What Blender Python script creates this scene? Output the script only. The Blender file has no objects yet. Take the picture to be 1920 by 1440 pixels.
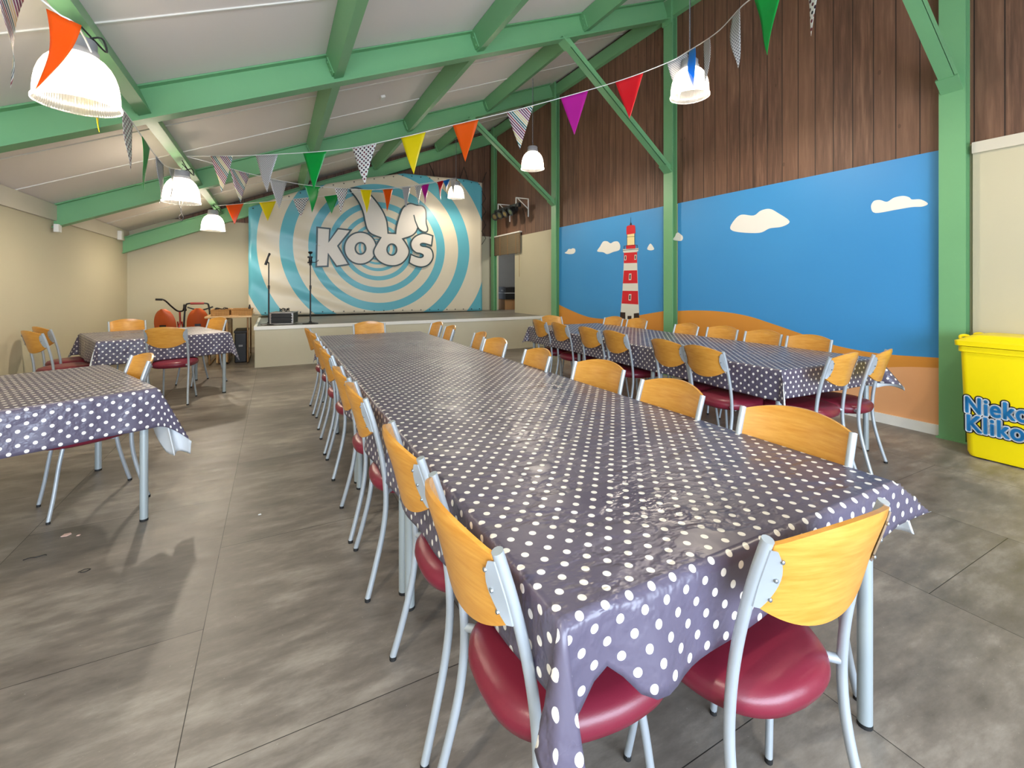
import bpy, bmesh, math, random
from mathutils import Vector, Matrix
random.seed(7)
PI = math.pi
C = bpy.context.scene.collection
scene = bpy.context.scene

# ------------------------------------------------------------------ camera model (1920x1440 photograph)
F, CX, HY, H = 844.0, 960.0, 535.0, 1.31
YAW = math.atan(445.0 / 844.0)
SN, CS = math.sin(YAW), math.cos(YAW)

def ray(px, py):
    u = (px - CX) / F
    return Vector((SN + CS * u, CS - SN * u, (HY - py) / F))
def on_z(px, py, z):
    r = ray(px, py); return Vector((0, 0, H)) + r * ((z - H) / r.z)
def on_x(px, py, x):
    r = ray(px, py); return Vector((0, 0, H)) + r * (x / r.x)
def on_y(px, py, y):
    r = ray(px, py); return Vector((0, 0, H)) + r * (y / r.y)

# ------------------------------------------------------------------ colours and materials
def lin(c):
    return c / 12.92 if c <= 0.04045 else ((c + 0.055) / 1.055) ** 2.4
def rgb(r, g, b):
    return (lin(r / 255), lin(g / 255), lin(b / 255), 1.0)

def new_mat(name):
    m = bpy.data.materials.new(name); m.use_nodes = True
    nt = m.node_tree
    return m, nt, nt.nodes['Principled BSDF']
def N(nt, typ, **kw):
    n = nt.nodes.new(typ)
    for k, v in kw.items():
        setattr(n, k, v)
    return n
def mth(nt, op, a, b=None, c=None):
    n = N(nt, 'ShaderNodeMath', operation=op)
    for i, v in enumerate((a, b, c)):
        if v is None: continue
        if isinstance(v, (int, float)): n.inputs[i].default_value = v
        else: nt.links.new(v, n.inputs[i])
    return n.outputs[0]
def mix(nt, fac, a, b):
    n = N(nt, 'ShaderNodeMix', data_type='RGBA')
    for i, v in ((0, fac), (6, a), (7, b)):
        if isinstance(v, (int, float)): n.inputs[i].default_value = v
        elif isinstance(v, tuple): n.inputs[i].default_value = v
        else: nt.links.new(v, n.inputs[i])
    return n.outputs[2]
def noise(nt, vec, scale, detail=3, rough=0.55):
    n = N(nt, 'ShaderNodeTexNoise')
    n.inputs['Scale'].default_value = scale
    n.inputs['Detail'].default_value = detail
    n.inputs['Roughness'].default_value = rough
    if vec is not None: nt.links.new(vec, n.inputs['Vector'])
    return n.outputs['Fac']
def mapping(nt, vec, scale=(1, 1, 1), rot=(0, 0, 0)):
    n = N(nt, 'ShaderNodeMapping')
    n.inputs['Scale'].default_value = scale
    n.inputs['Rotation'].default_value = rot
    nt.links.new(vec, n.inputs['Vector'])
    return n.outputs['Vector']
def ramp(nt, fac, stops):
    n = N(nt, 'ShaderNodeValToRGB')
    cr = n.color_ramp
    while len(cr.elements) < len(stops): cr.elements.new(0.5)
    for e, (p, c) in zip(cr.elements, stops):
        e.position = p; e.color = c
    nt.links.new(fac, n.inputs[0])
    return n.outputs[0]
def bump(nt, bsdf, height, strength=0.2, dist=0.01):
    n = N(nt, 'ShaderNodeBump')
    n.inputs['Strength'].default_value = strength
    n.inputs['Distance'].default_value = dist
    nt.links.new(height, n.inputs['Height'])
    nt.links.new(n.outputs[0], bsdf.inputs['Normal'])
def coord(nt, which='Object'):
    return N(nt, 'ShaderNodeTexCoord').outputs[which]
def geopos(nt):
    return N(nt, 'ShaderNodeNewGeometry').outputs['Position']

def plain(name, col, rough=0.5, metal=0.0, var=0.06, scale=8, bump_s=0.0, bump_scale=60, spec=0.5, coat=0.0):
    m, nt, b = new_mat(name)
    co = coord(nt)
    n = noise(nt, co, scale, 4)
    d = tuple(max(0, c * (1 - var)) for c in col[:3]) + (1,)
    l = tuple(min(1, c * (1 + var)) for c in col[:3]) + (1,)
    nt.links.new(mix(nt, n, d, l), b.inputs['Base Color'])
    b.inputs['Roughness'].default_value = rough
    b.inputs['Metallic'].default_value = metal
    b.inputs['Specular IOR Level'].default_value = spec
    b.inputs['Coat Weight'].default_value = coat
    b.inputs['Coat Roughness'].default_value = 0.15
    if bump_s:
        bump(nt, b, noise(nt, co, bump_scale, 3), bump_s, 0.004)
    return m

M = {}
M['green'] = plain('green_paint', rgb(112, 168, 118), 0.42, var=0.05, scale=3)
M['wall'] = plain('beige_wall', rgb(194, 186, 158), 0.75, var=0.02, scale=2, bump_s=0.08, bump_scale=220)
M['fascia'] = plain('fascia_paint', rgb(206, 198, 180), 0.6, var=0.02)
M['ceil'] = plain('ceiling_panel', rgb(230, 222, 214), 0.7, var=0.02, scale=1.5, bump_s=0.1, bump_scale=140)
M['seam'] = plain('seam_white', rgb(226, 222, 212), 0.5)
M['white'] = plain('white_paint', rgb(232, 230, 222), 0.45)
M['stagewall'] = plain('stage_front', rgb(196, 190, 166), 0.7, var=0.02)
M['steel'] = plain('silver_lacquer', rgb(178, 186, 192), 0.34, metal=0.35, var=0.08, scale=14)
M['tablesteel'] = plain('grey_lacquer', rgb(168, 178, 180), 0.36, metal=0.25, var=0.05)
M['rubber'] = plain('black_rubber', rgb(24, 24, 24), 0.7)
M['black'] = plain('black_plastic', rgb(20, 20, 21), 0.42)
M['blacktex'] = plain('black_cable', rgb(26, 25, 24), 0.55)
M['chrome'] = plain('bright_metal', rgb(205, 205, 205), 0.25, metal=0.9)
M['rivet'] = plain('rivet_metal', rgb(150, 155, 158), 0.3, metal=0.8)
M['vinyl'] = plain('burgundy_vinyl', rgb(118, 32, 50), 0.34, var=0.05, scale=6, bump_s=0.06, bump_scale=300)
M['clothback'] = plain('white_cloth_backing', rgb(224, 228, 230), 0.7, var=0.02)
M['laminate'] = plain('grey_laminate', rgb(150, 150, 146), 0.5)
M['yellow'] = plain('yellow_plastic', rgb(247, 222, 0), 0.38, var=0.03)
M['stickblue'] = plain('sticker_blue', rgb(56, 166, 236), 0.4)
M['stickwhite'] = plain('sticker_white', rgb(232, 236, 240), 0.35)
M['stickblack'] = plain('sticker_black', rgb(18, 18, 22), 0.35)
M['housing'] = plain('grey_housing', rgb(150, 152, 156), 0.45)
M['logowhite'] = plain('banner_white', rgb(216, 210, 200), 0.4, var=0.02)
M['logoline'] = plain('banner_line', rgb(38, 62, 66), 0.4)
M['cloud'] = plain('mural_cloud', rgb(238, 234, 224), 0.55, var=0.01)
M['dune'] = plain('mural_dune', rgb(214, 142, 54), 0.55, var=0.05, scale=1.2)
M['sand'] = plain('mural_sand', rgb(230, 168, 116), 0.55, var=0.02, scale=1.2)
M['lhred'] = plain('mural_red', rgb(206, 22, 34), 0.5, var=0.01)
M['lhwhite'] = plain('mural_white', rgb(222, 220, 206), 0.5, var=0.01)
M['lhblack'] = plain('mural_black', rgb(48, 30, 20), 0.5, var=0.01)
M['lhlamp'] = plain('mural_lantern', rgb(246, 224, 160), 0.5, var=0.01)
M['orangeplastic'] = plain('orange_plastic', rgb(194, 86, 34), 0.45)
M['redframe'] = plain('red_paint', rgb(150, 40, 30), 0.4)
M['bronze'] = plain('bronze_tube', rgb(150, 116, 78), 0.35, metal=0.3)
M['lens'] = plain('amber_lens', rgb(120, 104, 66), 0.15, metal=0.6)
M['card'] = plain('cardboard', rgb(150, 112, 72), 0.8)
M['storewall'] = plain('store_wall', rgb(150, 150, 148), 0.8)
M['cord'] = plain('white_string', rgb(235, 235, 232), 0.5)
M['paper'] = plain('scrap_paper', rgb(226, 190, 176), 0.7)
M['ply_edge'] = plain('plywood_edge', rgb(190, 120, 46), 0.5)

# wood lacquer for backrests
def wood_mat(name, c1, c2, rough, axis_scale):
    m, nt, b = new_mat(name)
    co = mapping(nt, coord(nt), axis_scale)
    n = noise(nt, co, 6, 5, 0.6)
    n2 = noise(nt, co, 30, 3, 0.6)
    col = ramp(nt, n, [(0.3, c1), (0.7, c2)])
    col = mix(nt, mth(nt, 'MULTIPLY', n2, 0.35), col, c1)
    nt.links.new(col, b.inputs['Base Color'])
    b.inputs['Roughness'].default_value = rough
    b.inputs['Coat Weight'].default_value = 0.3
    b.inputs['Coat Roughness'].default_value = 0.2
    bump(nt, b, n2, 0.05, 0.002)
    return m
M['ply'] = wood_mat('orange_plywood', rgb(198, 132, 44), rgb(222, 164, 74), 0.34, (1.5, 1.5, 14))
M['tablewood'] = wood_mat('pine_wood', rgb(196, 150, 92), rgb(224, 186, 128), 0.45, (14, 1.5, 14))
M['wicker'] = None

def wicker():
    m, nt, b = new_mat('wicker_weave')
    co = coord(nt)
    w = N(nt, 'ShaderNodeTexWave', wave_type='BANDS', bands_direction='Z')
    w.inputs['Scale'].default_value = 28; nt.links.new(co, w.inputs['Vector'])
    w2 = N(nt, 'ShaderNodeTexWave', wave_type='BANDS', bands_direction='X')
    w2.inputs['Scale'].default_value = 16; nt.links.new(co, w2.inputs['Vector'])
    f = mth(nt, 'MULTIPLY', w.outputs['Fac'], w2.outputs['Fac'])
    nt.links.new(mix(nt, f, rgb(150, 104, 50), rgb(226, 176, 104)), b.inputs['Base Color'])
    b.inputs['Roughness'].default_value = 0.6
    bump(nt, b, f, 0.6, 0.006)
    return m
M['wicker'] = wicker()

def dots_cloth():
    m, nt, b = new_mat('polka_dot_oilcloth')
    uv = N(nt, 'ShaderNodeUVMap').outputs[0]
    cx_, cy_ = 0.0565, 0.065
    def dist(off):
        v = N(nt, 'ShaderNodeVectorMath', operation='MULTIPLY_ADD')
        nt.links.new(uv, v.inputs[0]); v.inputs[1].default_value = (1 / cx_, 1 / cy_, 0); v.inputs[2].default_value = (off, off, 0)
        f = N(nt, 'ShaderNodeVectorMath', operation='FRACTION'); nt.links.new(v.outputs[0], f.inputs[0])
        s = N(nt, 'ShaderNodeVectorMath', operation='SUBTRACT'); nt.links.new(f.outputs[0], s.inputs[0]); s.inputs[1].default_value = (0.5, 0.5, 0)
        k = N(nt, 'ShaderNodeVectorMath', operation='MULTIPLY'); nt.links.new(s.outputs[0], k.inputs[0]); k.inputs[1].default_value = (cx_, cy_, 0)
        l = N(nt, 'ShaderNodeVectorMath', operation='LENGTH'); nt.links.new(k.outputs[0], l.inputs[0])
        return l.outputs['Value']
    d = mth(nt, 'MINIMUM', dist(0.0), dist(0.5))
    mr = N(nt, 'ShaderNodeMapRange')
    nt.links.new(d, mr.inputs['Value'])
    mr.inputs['From Min'].default_value = 0.0082; mr.inputs['From Max'].default_value = 0.0088
    mr.inputs['To Min'].default_value = 1.0; mr.inputs['To Max'].default_value = 0.0
    pos = geopos(nt)
    n0 = noise(nt, pos, 2.2, 4)
    base = mix(nt, n0, rgb(84, 78, 96), rgb(95, 89, 106))
    nt.links.new(mix(nt, mr.outputs[0], base, rgb(238, 234, 226)), b.inputs['Base Color'])
    rr = noise(nt, pos, 3.0, 5, 0.65)
    rmp = N(nt, 'ShaderNodeMapRange'); nt.links.new(rr, rmp.inputs['Value'])
    rmp.inputs['From Min'].default_value = 0.3; rmp.inputs['From Max'].default_value = 0.7
    rmp.inputs['To Min'].default_value = 0.24; rmp.inputs['To Max'].default_value = 0.46
    nt.links.new(rmp.outputs[0], b.inputs['Roughness'])
    b.inputs['Specular IOR Level'].default_value = 0.5
    # creases: ridged noise, plus soft waves
    n1 = noise(nt, mapping(nt, pos, (1, 1.6, 1), (0, 0, 0.6)), 3.2, 5, 0.6)
    r1 = mth(nt, 'ABSOLUTE', mth(nt, 'SUBTRACT', n1, 0.5))
    sm = N(nt, 'ShaderNodeMapRange', interpolation_type='SMOOTHSTEP'); nt.links.new(r1, sm.inputs['Value'])
    sm.inputs['From Max'].default_value = 0.11; r1 = sm.outputs[0]
    n2 = noise(nt, pos, 14, 3, 0.5)
    hgt = mth(nt, 'ADD', mth(nt, 'MULTIPLY', r1, 0.5), mth(nt, 'MULTIPLY', n2, 0.35))
    bump(nt, b, hgt, 0.6, 0.009)
    return m
M['dots'] = dots_cloth()

def wood_wall():
    m, nt, b = new_mat('brown_boards')
    sep = N(nt, 'ShaderNodeSeparateXYZ'); nt.links.new(geopos(nt), sep.inputs[0])
    s = mth(nt, 'DIVIDE', mth(nt, 'ADD', mth(nt, 'ADD', sep.outputs[0], sep.outputs[1]), 20.03), 0.178)
    idx = mth(nt, 'FLOOR', s)
    fr = mth(nt, 'FRACT', s)
    wn = N(nt, 'ShaderNodeTexWhiteNoise', noise_dimensions='1D'); nt.links.new(idx, wn.inputs['W'])
    cmb = N(nt, 'ShaderNodeCombineXYZ')
    nt.links.new(mth(nt, 'MULTIPLY', s, 1.6), cmb.inputs[0])
    nt.links.new(mth(nt, 'MULTIPLY', idx, 7.31), cmb.inputs[1])
    nt.links.new(mth(nt, 'MULTIPLY', sep.outputs[2], 0.55), cmb.inputs[2])
    g = noise(nt, cmb.outputs[0], 3.2, 6, 0.62)
    col = ramp(nt, g, [(0.3, rgb(70, 47, 35)), (0.52, rgb(102, 72, 55)), (0.74, rgb(132, 99, 77))])
    col = mix(nt, mth(nt, 'MULTIPLY', wn.outputs[0], 0.55), col, rgb(122, 88, 66))
    # knots
    cmb2 = N(nt, 'ShaderNodeCombineXYZ'); nt.links.new(mth(nt, 'MULTIPLY', s, 1.0), cmb2.inputs[0]); nt.links.new(mth(nt, 'MULTIPLY', sep.outputs[2], 3.0), cmb2.inputs[1])
    vo = N(nt, 'ShaderNodeTexVoronoi'); vo.inputs['Scale'].default_value = 1.0; nt.links.new(cmb2.outputs[0], vo.inputs['Vector'])
    kn = mth(nt, 'LESS_THAN', vo.outputs['Distance'], 0.07)
    col = mix(nt, mth(nt, 'MULTIPLY', kn, 0.5), col, rgb(62, 40, 30))
    gap = mth(nt, 'LESS_THAN', mth(nt, 'ABSOLUTE', mth(nt, 'SUBTRACT', fr, 0.5)), 0.475)
    col = mix(nt, gap, rgb(46, 30, 22), col)
    nt.links.new(col, b.inputs['Base Color'])
    b.inputs['Roughness'].default_value = 0.6
    bump(nt, b, mth(nt, 'ADD', mth(nt, 'MULTIPLY', gap, 1.0), mth(nt, 'MULTIPLY', g, 0.12)), 0.6, 0.008)
    return m
M['boards'] = wood_wall()

def floor_mat(name, c1, c2, c3, tile=True):
    m, nt, b = new_mat(name)
    pos = geopos(nt)
    n1 = noise(nt, mapping(nt, pos, (0.7, 1.0, 1)), 1.1, 7, 0.62)
    n2 = noise(nt, mapping(nt, pos, (1, 3.0, 1), (0, 0, 0.4)), 3.6, 6, 0.68)
    f = mth(nt, 'ADD', mth(nt, 'MULTIPLY', n1, 0.55), mth(nt, 'MULTIPLY', n2, 0.45))
    col = ramp(nt, f, [(0.37, c1), (0.5, c2), (0.62, c3)])
    sp = noise(nt, pos, 90, 2)
    col = mix(nt, mth(nt, 'MULTIPLY', mth(nt, 'GREATER_THAN', sp, 0.73), 0.45), col, rgb(176, 170, 160))
    if tile:
        br = N(nt, 'ShaderNodeTexBrick'); br.offset = 0.5
        mp_ = N(nt, 'ShaderNodeMapping'); mp_.inputs['Rotation'].default_value = (0, 0, PI / 2); mp_.inputs['Location'].default_value = (.865, .24, 0)
        nt.links.new(pos, mp_.inputs['Vector']); nt.links.new(mp_.outputs[0], br.inputs['Vector'])
        br.inputs['Scale'].default_value = 1.0
        br.inputs['Brick Width'].default_value = 1.2; br.inputs['Row Height'].default_value = 0.9
        br.inputs['Mortar Size'].default_value = 0.0016; br.inputs['Mortar Smooth'].default_value = 0.3
        br.inputs['Color1'].default_value = (0.86, 0.86, 0.86, 1); br.inputs['Color2'].default_value = (1.12, 1.12, 1.12, 1)
        mm = N(nt, 'ShaderNodeMix', data_type='RGBA', blend_type='MULTIPLY'); mm.inputs[0].default_value = 1
        nt.links.new(col, mm.inputs[6]); nt.links.new(br.outputs['Color'], mm.inputs[7])
        col = mix(nt, mth(nt, 'MULTIPLY', br.outputs['Fac'], 0.25), mm.outputs[2], rgb(70, 64, 58))
    nt.links.new(col, b.inputs['Base Color'])
    mr = N(nt, 'ShaderNodeMapRange'); nt.links.new(n2, mr.inputs['Value'])
    mr.inputs['From Min'].default_value = 0.3; mr.inputs['From Max'].default_value = 0.7
    mr.inputs['To Min'].default_value = 0.34; mr.inputs['To Max'].default_value = 0.52
    nt.links.new(mr.outputs[0], b.inputs['Roughness'])
    b.inputs['Specular IOR Level'].default_value = 0.45
    bump(nt, b, sp, 0.05, 0.002)
    return m
M['floor'] = floor_mat('concrete_vinyl', rgb(92, 85, 78), rgb(124, 116, 107), rgb(160, 152, 141))
M['stagefloor'] = floor_mat('stage_vinyl', rgb(98, 94, 88), rgb(120, 116, 108), rgb(140, 136, 128), tile=False)

def banner_mat():
    m, nt, b = new_mat('banner_rings')
    sep = N(nt, 'ShaderNodeSeparateXYZ'); nt.links.new(coord(nt), sep.inputs[0])
    x, z = sep.outputs[0], mth(nt, 'MULTIPLY', sep.outputs[2], 1.05)
    r = mth(nt, 'SQRT', mth(nt, 'ADD', mth(nt, 'POWER', mth(nt, 'ABSOLUTE', x), 2.0), mth(nt, 'POWER', mth(nt, 'ABSOLUTE', z), 2.0)))
    r = mth(nt, 'SUBTRACT', r, mth(nt, 'MULTIPLY', x, 0.08))
    r = mth(nt, 'MAXIMUM', r, 0.03)
    t = mth(nt, 'SUBTRACT', mth(nt, 'DIVIDE', mth(nt, 'LOGARITHM', r, math.e), 0.3293), 0.84 - 10)
    band = mth(nt, 'LESS_THAN', mth(nt, 'FRACT', t), 0.42)
    n = noise(nt, coord(nt), 1.2, 2)
    teal = mix(nt, n, rgb(84, 162, 178), rgb(94, 170, 186))
    nt.links.new(mix(nt, band, rgb(208, 199, 176), teal), b.inputs['Base Color'])
    b.inputs['Roughness'].default_value = 0.36
    w = noise(nt, mapping(nt, coord(nt), (1, 1, 2.5), (0, 0.5, 0)), 3, 5)
    bump(nt, b, w, 0.2, 0.015)
    return m
M['banner'] = banner_mat()

def sky_mat():
    m, nt, b = new_mat('mural_sky')
    n = noise(nt, geopos(nt), 0.8, 2)
    nt.links.new(mix(nt, n, rgb(52, 138, 200), rgb(64, 148, 206)), b.inputs['Base Color'])
    b.inputs['Roughness'].default_value = 0.5
    bump(nt, b, noise(nt, geopos(nt), 160, 2), 0.06, 0.002)
    return m
M['sky'] = sky_mat()

def shade_mat():
    m, nt, b = new_mat('ribbed_acrylic')
    out = nt.nodes['Material Output']
    nt.nodes.remove(b)
    tl = N(nt, 'ShaderNodeBsdfTranslucent'); tl.inputs[0].default_value = (0.95, 0.93, 0.9, 1)
    tp = N(nt, 'ShaderNodeBsdfTransparent'); tp.inputs[0].default_value = (0.97, 0.97, 0.97, 1)
    gl = N(nt, 'ShaderNodeBsdfGlossy'); gl.inputs['Roughness'].default_value = 0.2
    m1 = N(nt, 'ShaderNodeMixShader'); m1.inputs[0].default_value = 0.72
    nt.links.new(tp.outputs[0], m1.inputs[1]); nt.links.new(tl.outputs[0], m1.inputs[2])
    m2 = N(nt, 'ShaderNodeMixShader'); m2.inputs[0].default_value = 0.06
    nt.links.new(m1.outputs[0], m2.inputs[1]); nt.links.new(gl.outputs[0], m2.inputs[2])
    nt.links.new(m2.outputs[0], out.inputs['Surface'])
    # vertical prismatic ribs
    sep = N(nt, 'ShaderNodeSeparateXYZ'); nt.links.new(coord(nt), sep.inputs[0])
    an = mth(nt, 'ARCTAN2', sep.outputs[1], sep.outputs[0])
    rib = mth(nt, 'SINE', mth(nt, 'MULTIPLY', an, 90.0))
    bm_ = N(nt, 'ShaderNodeBump'); bm_.inputs['Strength'].default_value = 0.5; bm_.inputs['Distance'].default_value = 0.004
    nt.links.new(rib, bm_.inputs['Height'])
    nt.links.new(bm_.outputs[0], tl.inputs['Normal']); nt.links.new(bm_.outputs[0], gl.inputs['Normal'])
    return m
M['shade'] = shade_mat()
def emit(name, col, s):
    m, nt, b = new_mat(name)
    b.inputs['Base Color'].default_value = col
    b.inputs['Emission Color'].default_value = col
    b.inputs['Emission Strength'].default_value = s
    return m
M['bulb'] = emit('lamp_bulb', (1.0, 0.86, 0.66, 1), 26.0)

def foil(name, col, kind, base=(235, 235, 232)):
    """plastic film of a pennant: plain, stripes or dots, slightly see-through"""
    m, nt, b = new_mat(name)
    out = nt.nodes['Material Output']
    uv = N(nt, 'ShaderNodeUVMap').outputs[0]
    if kind == 'plain':
        b.inputs['Base Color'].default_value = rgb(*col)
    elif kind == 'stripes':
        sp = N(nt, 'ShaderNodeSeparateXYZ'); nt.links.new(uv, sp.inputs[0])
        d = mth(nt, 'ADD', mth(nt, 'MULTIPLY', sp.outputs[0], 1.0), mth(nt, 'MULTIPLY', sp.outputs[1], 0.75))
        k = mth(nt, 'DIVIDE', d, 0.024)
        on = mth(nt, 'LESS_THAN', mth(nt, 'FRACT', k), 0.55)
        ph = mth(nt, 'FRACT', mth(nt, 'DIVIDE', mth(nt, 'FLOOR', k), 8.0))
        cr = N(nt, 'ShaderNodeValToRGB'); cr.color_ramp.interpolation = 'CONSTANT'
        cols = [rgb(120, 40, 96), rgb(120, 40, 96), rgb(150, 40, 70), rgb(60, 90, 110), rgb(40, 110, 100), rgb(226, 206, 150), rgb(226, 206, 150), rgb(150, 70, 110)]
        while len(cr.color_ramp.elements) < 8: cr.color_ramp.elements.new(0.5)
        for i, c in enumerate(cols):
            cr.color_ramp.elements[i].position = i / 8.0; cr.color_ramp.elements[i].color = c
        nt.links.new(ph, cr.inputs[0])
        nt.links.new(mix(nt, on, rgb(*base), cr.outputs[0]), b.inputs['Base Color'])
    else:
        cell = 0.034 if kind == 'dots' else 0.016
        v = N(nt, 'ShaderNodeVectorMath', operation='SCALE'); nt.links.new(uv, v.inputs[0]); v.inputs['Scale'].default_value = 1 / cell
        r_ = N(nt, 'ShaderNodeMapping'); r_.inputs['Rotation'].default_value = (0, 0, PI / 4); nt.links.new(v.outputs[0], r_.inputs[0])
        f = N(nt, 'ShaderNodeVectorMath', operation='FRACTION'); nt.links.new(r_.outputs[0], f.inputs[0])
        s = N(nt, 'ShaderNodeVectorMath', operation='SUBTRACT'); nt.links.new(f.outputs[0], s.inputs[0]); s.inputs[1].default_value = (0.5, 0.5, 0)
        l = N(nt, 'ShaderNodeVectorMath', operation='LENGTH'); nt.links.new(s.outputs[0], l.inputs[0])
        on = mth(nt, 'LESS_THAN', l.outputs['Value'], 0.3)
        fl = N(nt, 'ShaderNodeVectorMath', operation='FLOOR'); nt.links.new(r_.outputs[0], fl.inputs[0])
        wn = N(nt, 'ShaderNodeTexWhiteNoise', noise_dimensions='3D'); nt.links.new(fl.outputs[0], wn.inputs['Vector'])
        cc = mix(nt, wn.outputs[0], rgb(30, 30, 60), rgb(130, 30, 60)) if kind == 'dots' else rgb(110, 108, 112)
        nt.links.new(mix(nt, on, rgb(*base), cc), b.inputs['Base Color'])
    b.inputs['Roughness'].default_value = 0.28
    tl = N(nt, 'ShaderNodeBsdfTranslucent')
    lk = b.inputs['Base Color']
    if lk.is_linked: nt.links.new(lk.links[0].from_socket, tl.inputs[0])
    else: tl.inputs[0].default_value = lk.default_value
    ms = N(nt, 'ShaderNodeMixShader'); ms.inputs[0].default_value = 0.35
    nt.links.new(b.outputs[0], ms.inputs[1]); nt.links.new(tl.outputs[0], ms.inputs[2])
    nt.links.new(ms.outputs[0], out.inputs['Surface'])
    return m
FO = {
    'orange': foil('foil_orange', (240, 100, 14), 'plain'), 'yellow': foil('foil_yellow', (240, 220, 10), 'plain'),
    'green': foil('foil_green', (10, 168, 70), 'plain'), 'purple': foil('foil_purple', (196, 30, 160), 'plain'),
    'red': foil('foil_red', (220, 26, 40), 'plain'), 'blue': foil('foil_blue', (30, 130, 210), 'plain'),
    'stripes': foil('foil_stripes', None, 'stripes'), 'dots': foil('foil_dots', None, 'dots'),
    'silver': foil('foil_fine_dots', None, 'fine', (214, 212, 212)),
}

# ------------------------------------------------------------------ mesh helpers
class MB:
    def __init__(s): s.v, s.f, s.uv = [], [], {}
    def add(s, vs, fs):
        o = len(s.v); s.v += [Vector(p) for p in vs]
        s.f += [tuple(i + o for i in f) for f in fs]; return o
    def obox(s, c, ax, ay, az, hx, hy, hz):
        c = Vector(c); ax, ay, az = Vector(ax) * hx, Vector(ay) * hy, Vector(az) * hz
        vs = [c + ax * i + ay * j + az * k for i in (-1, 1) for j in (-1, 1) for k in (-1, 1)]
        s.add(vs, [(0, 1, 3, 2), (4, 6, 7, 5), (0, 4, 5, 1), (2, 3, 7, 6), (0, 2, 6, 4), (1, 5, 7, 3)])
        return s
    def box(s, x0, x1, y0, y1, z0, z1):
        return s.obox(((x0 + x1) / 2, (y0 + y1) / 2, (z0 + z1) / 2), (1, 0, 0), (0, 1, 0), (0, 0, 1), abs(x1 - x0) / 2, abs(y1 - y0) / 2, abs(z1 - z0) / 2)
    def tube(s, path, r, n=10, caps=True):
        path = [Vector(p) for p in path]; k = len(path)
        rs = r if isinstance(r, (list, tuple)) else [r] * k
        t0 = (path[1] - path[0]).normalized()
        up = Vector((0, 0, 1)) if abs(t0.z) < 0.9 else Vector((1, 0, 0))
        nrm = (up - t0 * up.dot(t0)).normalized()
        o = len(s.v)
        for i, p in enumerate(path):
            t = (path[min(i + 1, k - 1)] - path[max(i - 1, 0)]).normalized()
            nrm = (nrm - t * nrm.dot(t)).normalized(); b = t.cross(nrm)
            for j in range(n):
                a = 2 * PI * j / n
                s.v.append(p + (nrm * math.cos(a) + b * math.sin(a)) * rs[i])
        for i in range(k - 1):
            for j in range(n):
                a, b_ = o + i * n + j, o + i * n + (j + 1) % n
                s.f.append((a, b_, b_ + n, a + n))
        if caps:
            s.f.append(tuple(o + j for j in reversed(range(n))))
            s.f.append(tuple(o + (k - 1) * n + j for j in range(n)))
        return s
    def lathe(s, prof, n=32, c=(0, 0, 0), close=False):
        c = Vector(c); o = len(s.v)
        for (r, z) in prof:
            for j in range(n):
                a = 2 * PI * j / n
                s.v.append(c + Vector((r * math.cos(a), r * math.sin(a), z)))
        for i in range(len(prof) - 1):
            for j in range(n):
                a, b = o + i * n + j, o + i * n + (j + 1) % n
                s.f.append((a, b, b + n, a + n))
        if close:
            s.f.append(tuple(o + j for j in reversed(range(n))))
            s.f.append(tuple(o + (len(prof) - 1) * n + j for j in range(n)))
        return s
    def prism(s, poly, d):
        """poly: list of 3D points (planar), extruded by vector d"""
        d = Vector(d); n = len(poly); o = len(s.v)
        s.v += [Vector(p) for p in poly] + [Vector(p) + d for p in poly]
        s.f.append(tuple(o + i for i in range(n))); s.f.append(tuple(o + n + i for i in reversed(range(n))))
        for i in range(n):
            j = (i + 1) % n
            s.f.append((o + j, o + i, o + n + i, o + n + j))
        return s
    def ibeam(s, p0, p1, side, h, w, tf=0.012, tw=0.008):
        """I-profile between p0 and p1 (centre line); side = flange direction"""
        p0, p1 = Vector(p0), Vector(p1); ax = (p1 - p0); L = ax.length; ax.normalize()
        side = Vector(side).normalized(); up = side.cross(ax).normalized()
        c = (p0 + p1) / 2
        for sg in (-1, 1):
            s.obox(c + up * sg * (h / 2 - tf / 2), ax, side, up, L / 2, w / 2, tf / 2)
        s.obox(c, ax, side, up, L / 2, tw / 2, h / 2 - tf)
        return s
    def mesh(s, name, mats, smooth=None, fix=True):
        me = bpy.data.meshes.new(name); me.from_pydata([tuple(p) for p in s.v], [], s.f)
        if fix:
            bm = bmesh.new(); bm.from_mesh(me); bmesh.ops.recalc_face_normals(bm, faces=bm.faces); bm.to_mesh(me); bm.free()
        for m in (mats if isinstance(mats, (list, tuple)) else [mats]): me.materials.append(m)
        if smooth:
            me.polygons.foreach_set('use_smooth', [True] * len(me.polygons))
            me.set_sharp_from_angle(angle=math.radians(smooth))
        me.update(); return me
    def build(s, name, mats, parent=None, smooth=None, bevel=0, loc=None):
        me = s.mesh(name, mats, smooth); return link(name, me, parent, bevel, loc)

def link(name, me, parent=None, bevel=0, loc=None):
    o = bpy.data.objects.new(name, me); C.objects.link(o)
    if parent: o.parent = parent
    if loc is not None: o.location = loc
    if bevel:
        b = o.modifiers.new('bevel', 'BEVEL'); b.width = bevel; b.segments = 2; b.limit_method = 'ANGLE'
    return o
def tag(o, label=None, cat=None, group=None, kind=None):
    if label: o['label'] = label
    if cat: o['category'] = cat
    if group: o['group'] = group
    if kind: o['kind'] = kind
    return o
def thing(name, label, cat, loc=(0, 0, 0), rz=0, group=None):
    o = bpy.data.objects.new(name, None); C.objects.link(o)
    o.empty_display_size = 0.1; o.location = loc; o.rotation_euler = (0, 0, rz)
    return tag(o, label, cat, group)
def struct(name, mb, mat, label=None, cat=None, smooth=None, bevel=0, group=None, parent=None):
    o = mb.build(name, mat, parent, smooth, bevel)
    return tag(o, label, cat, group, 'structure')
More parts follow.
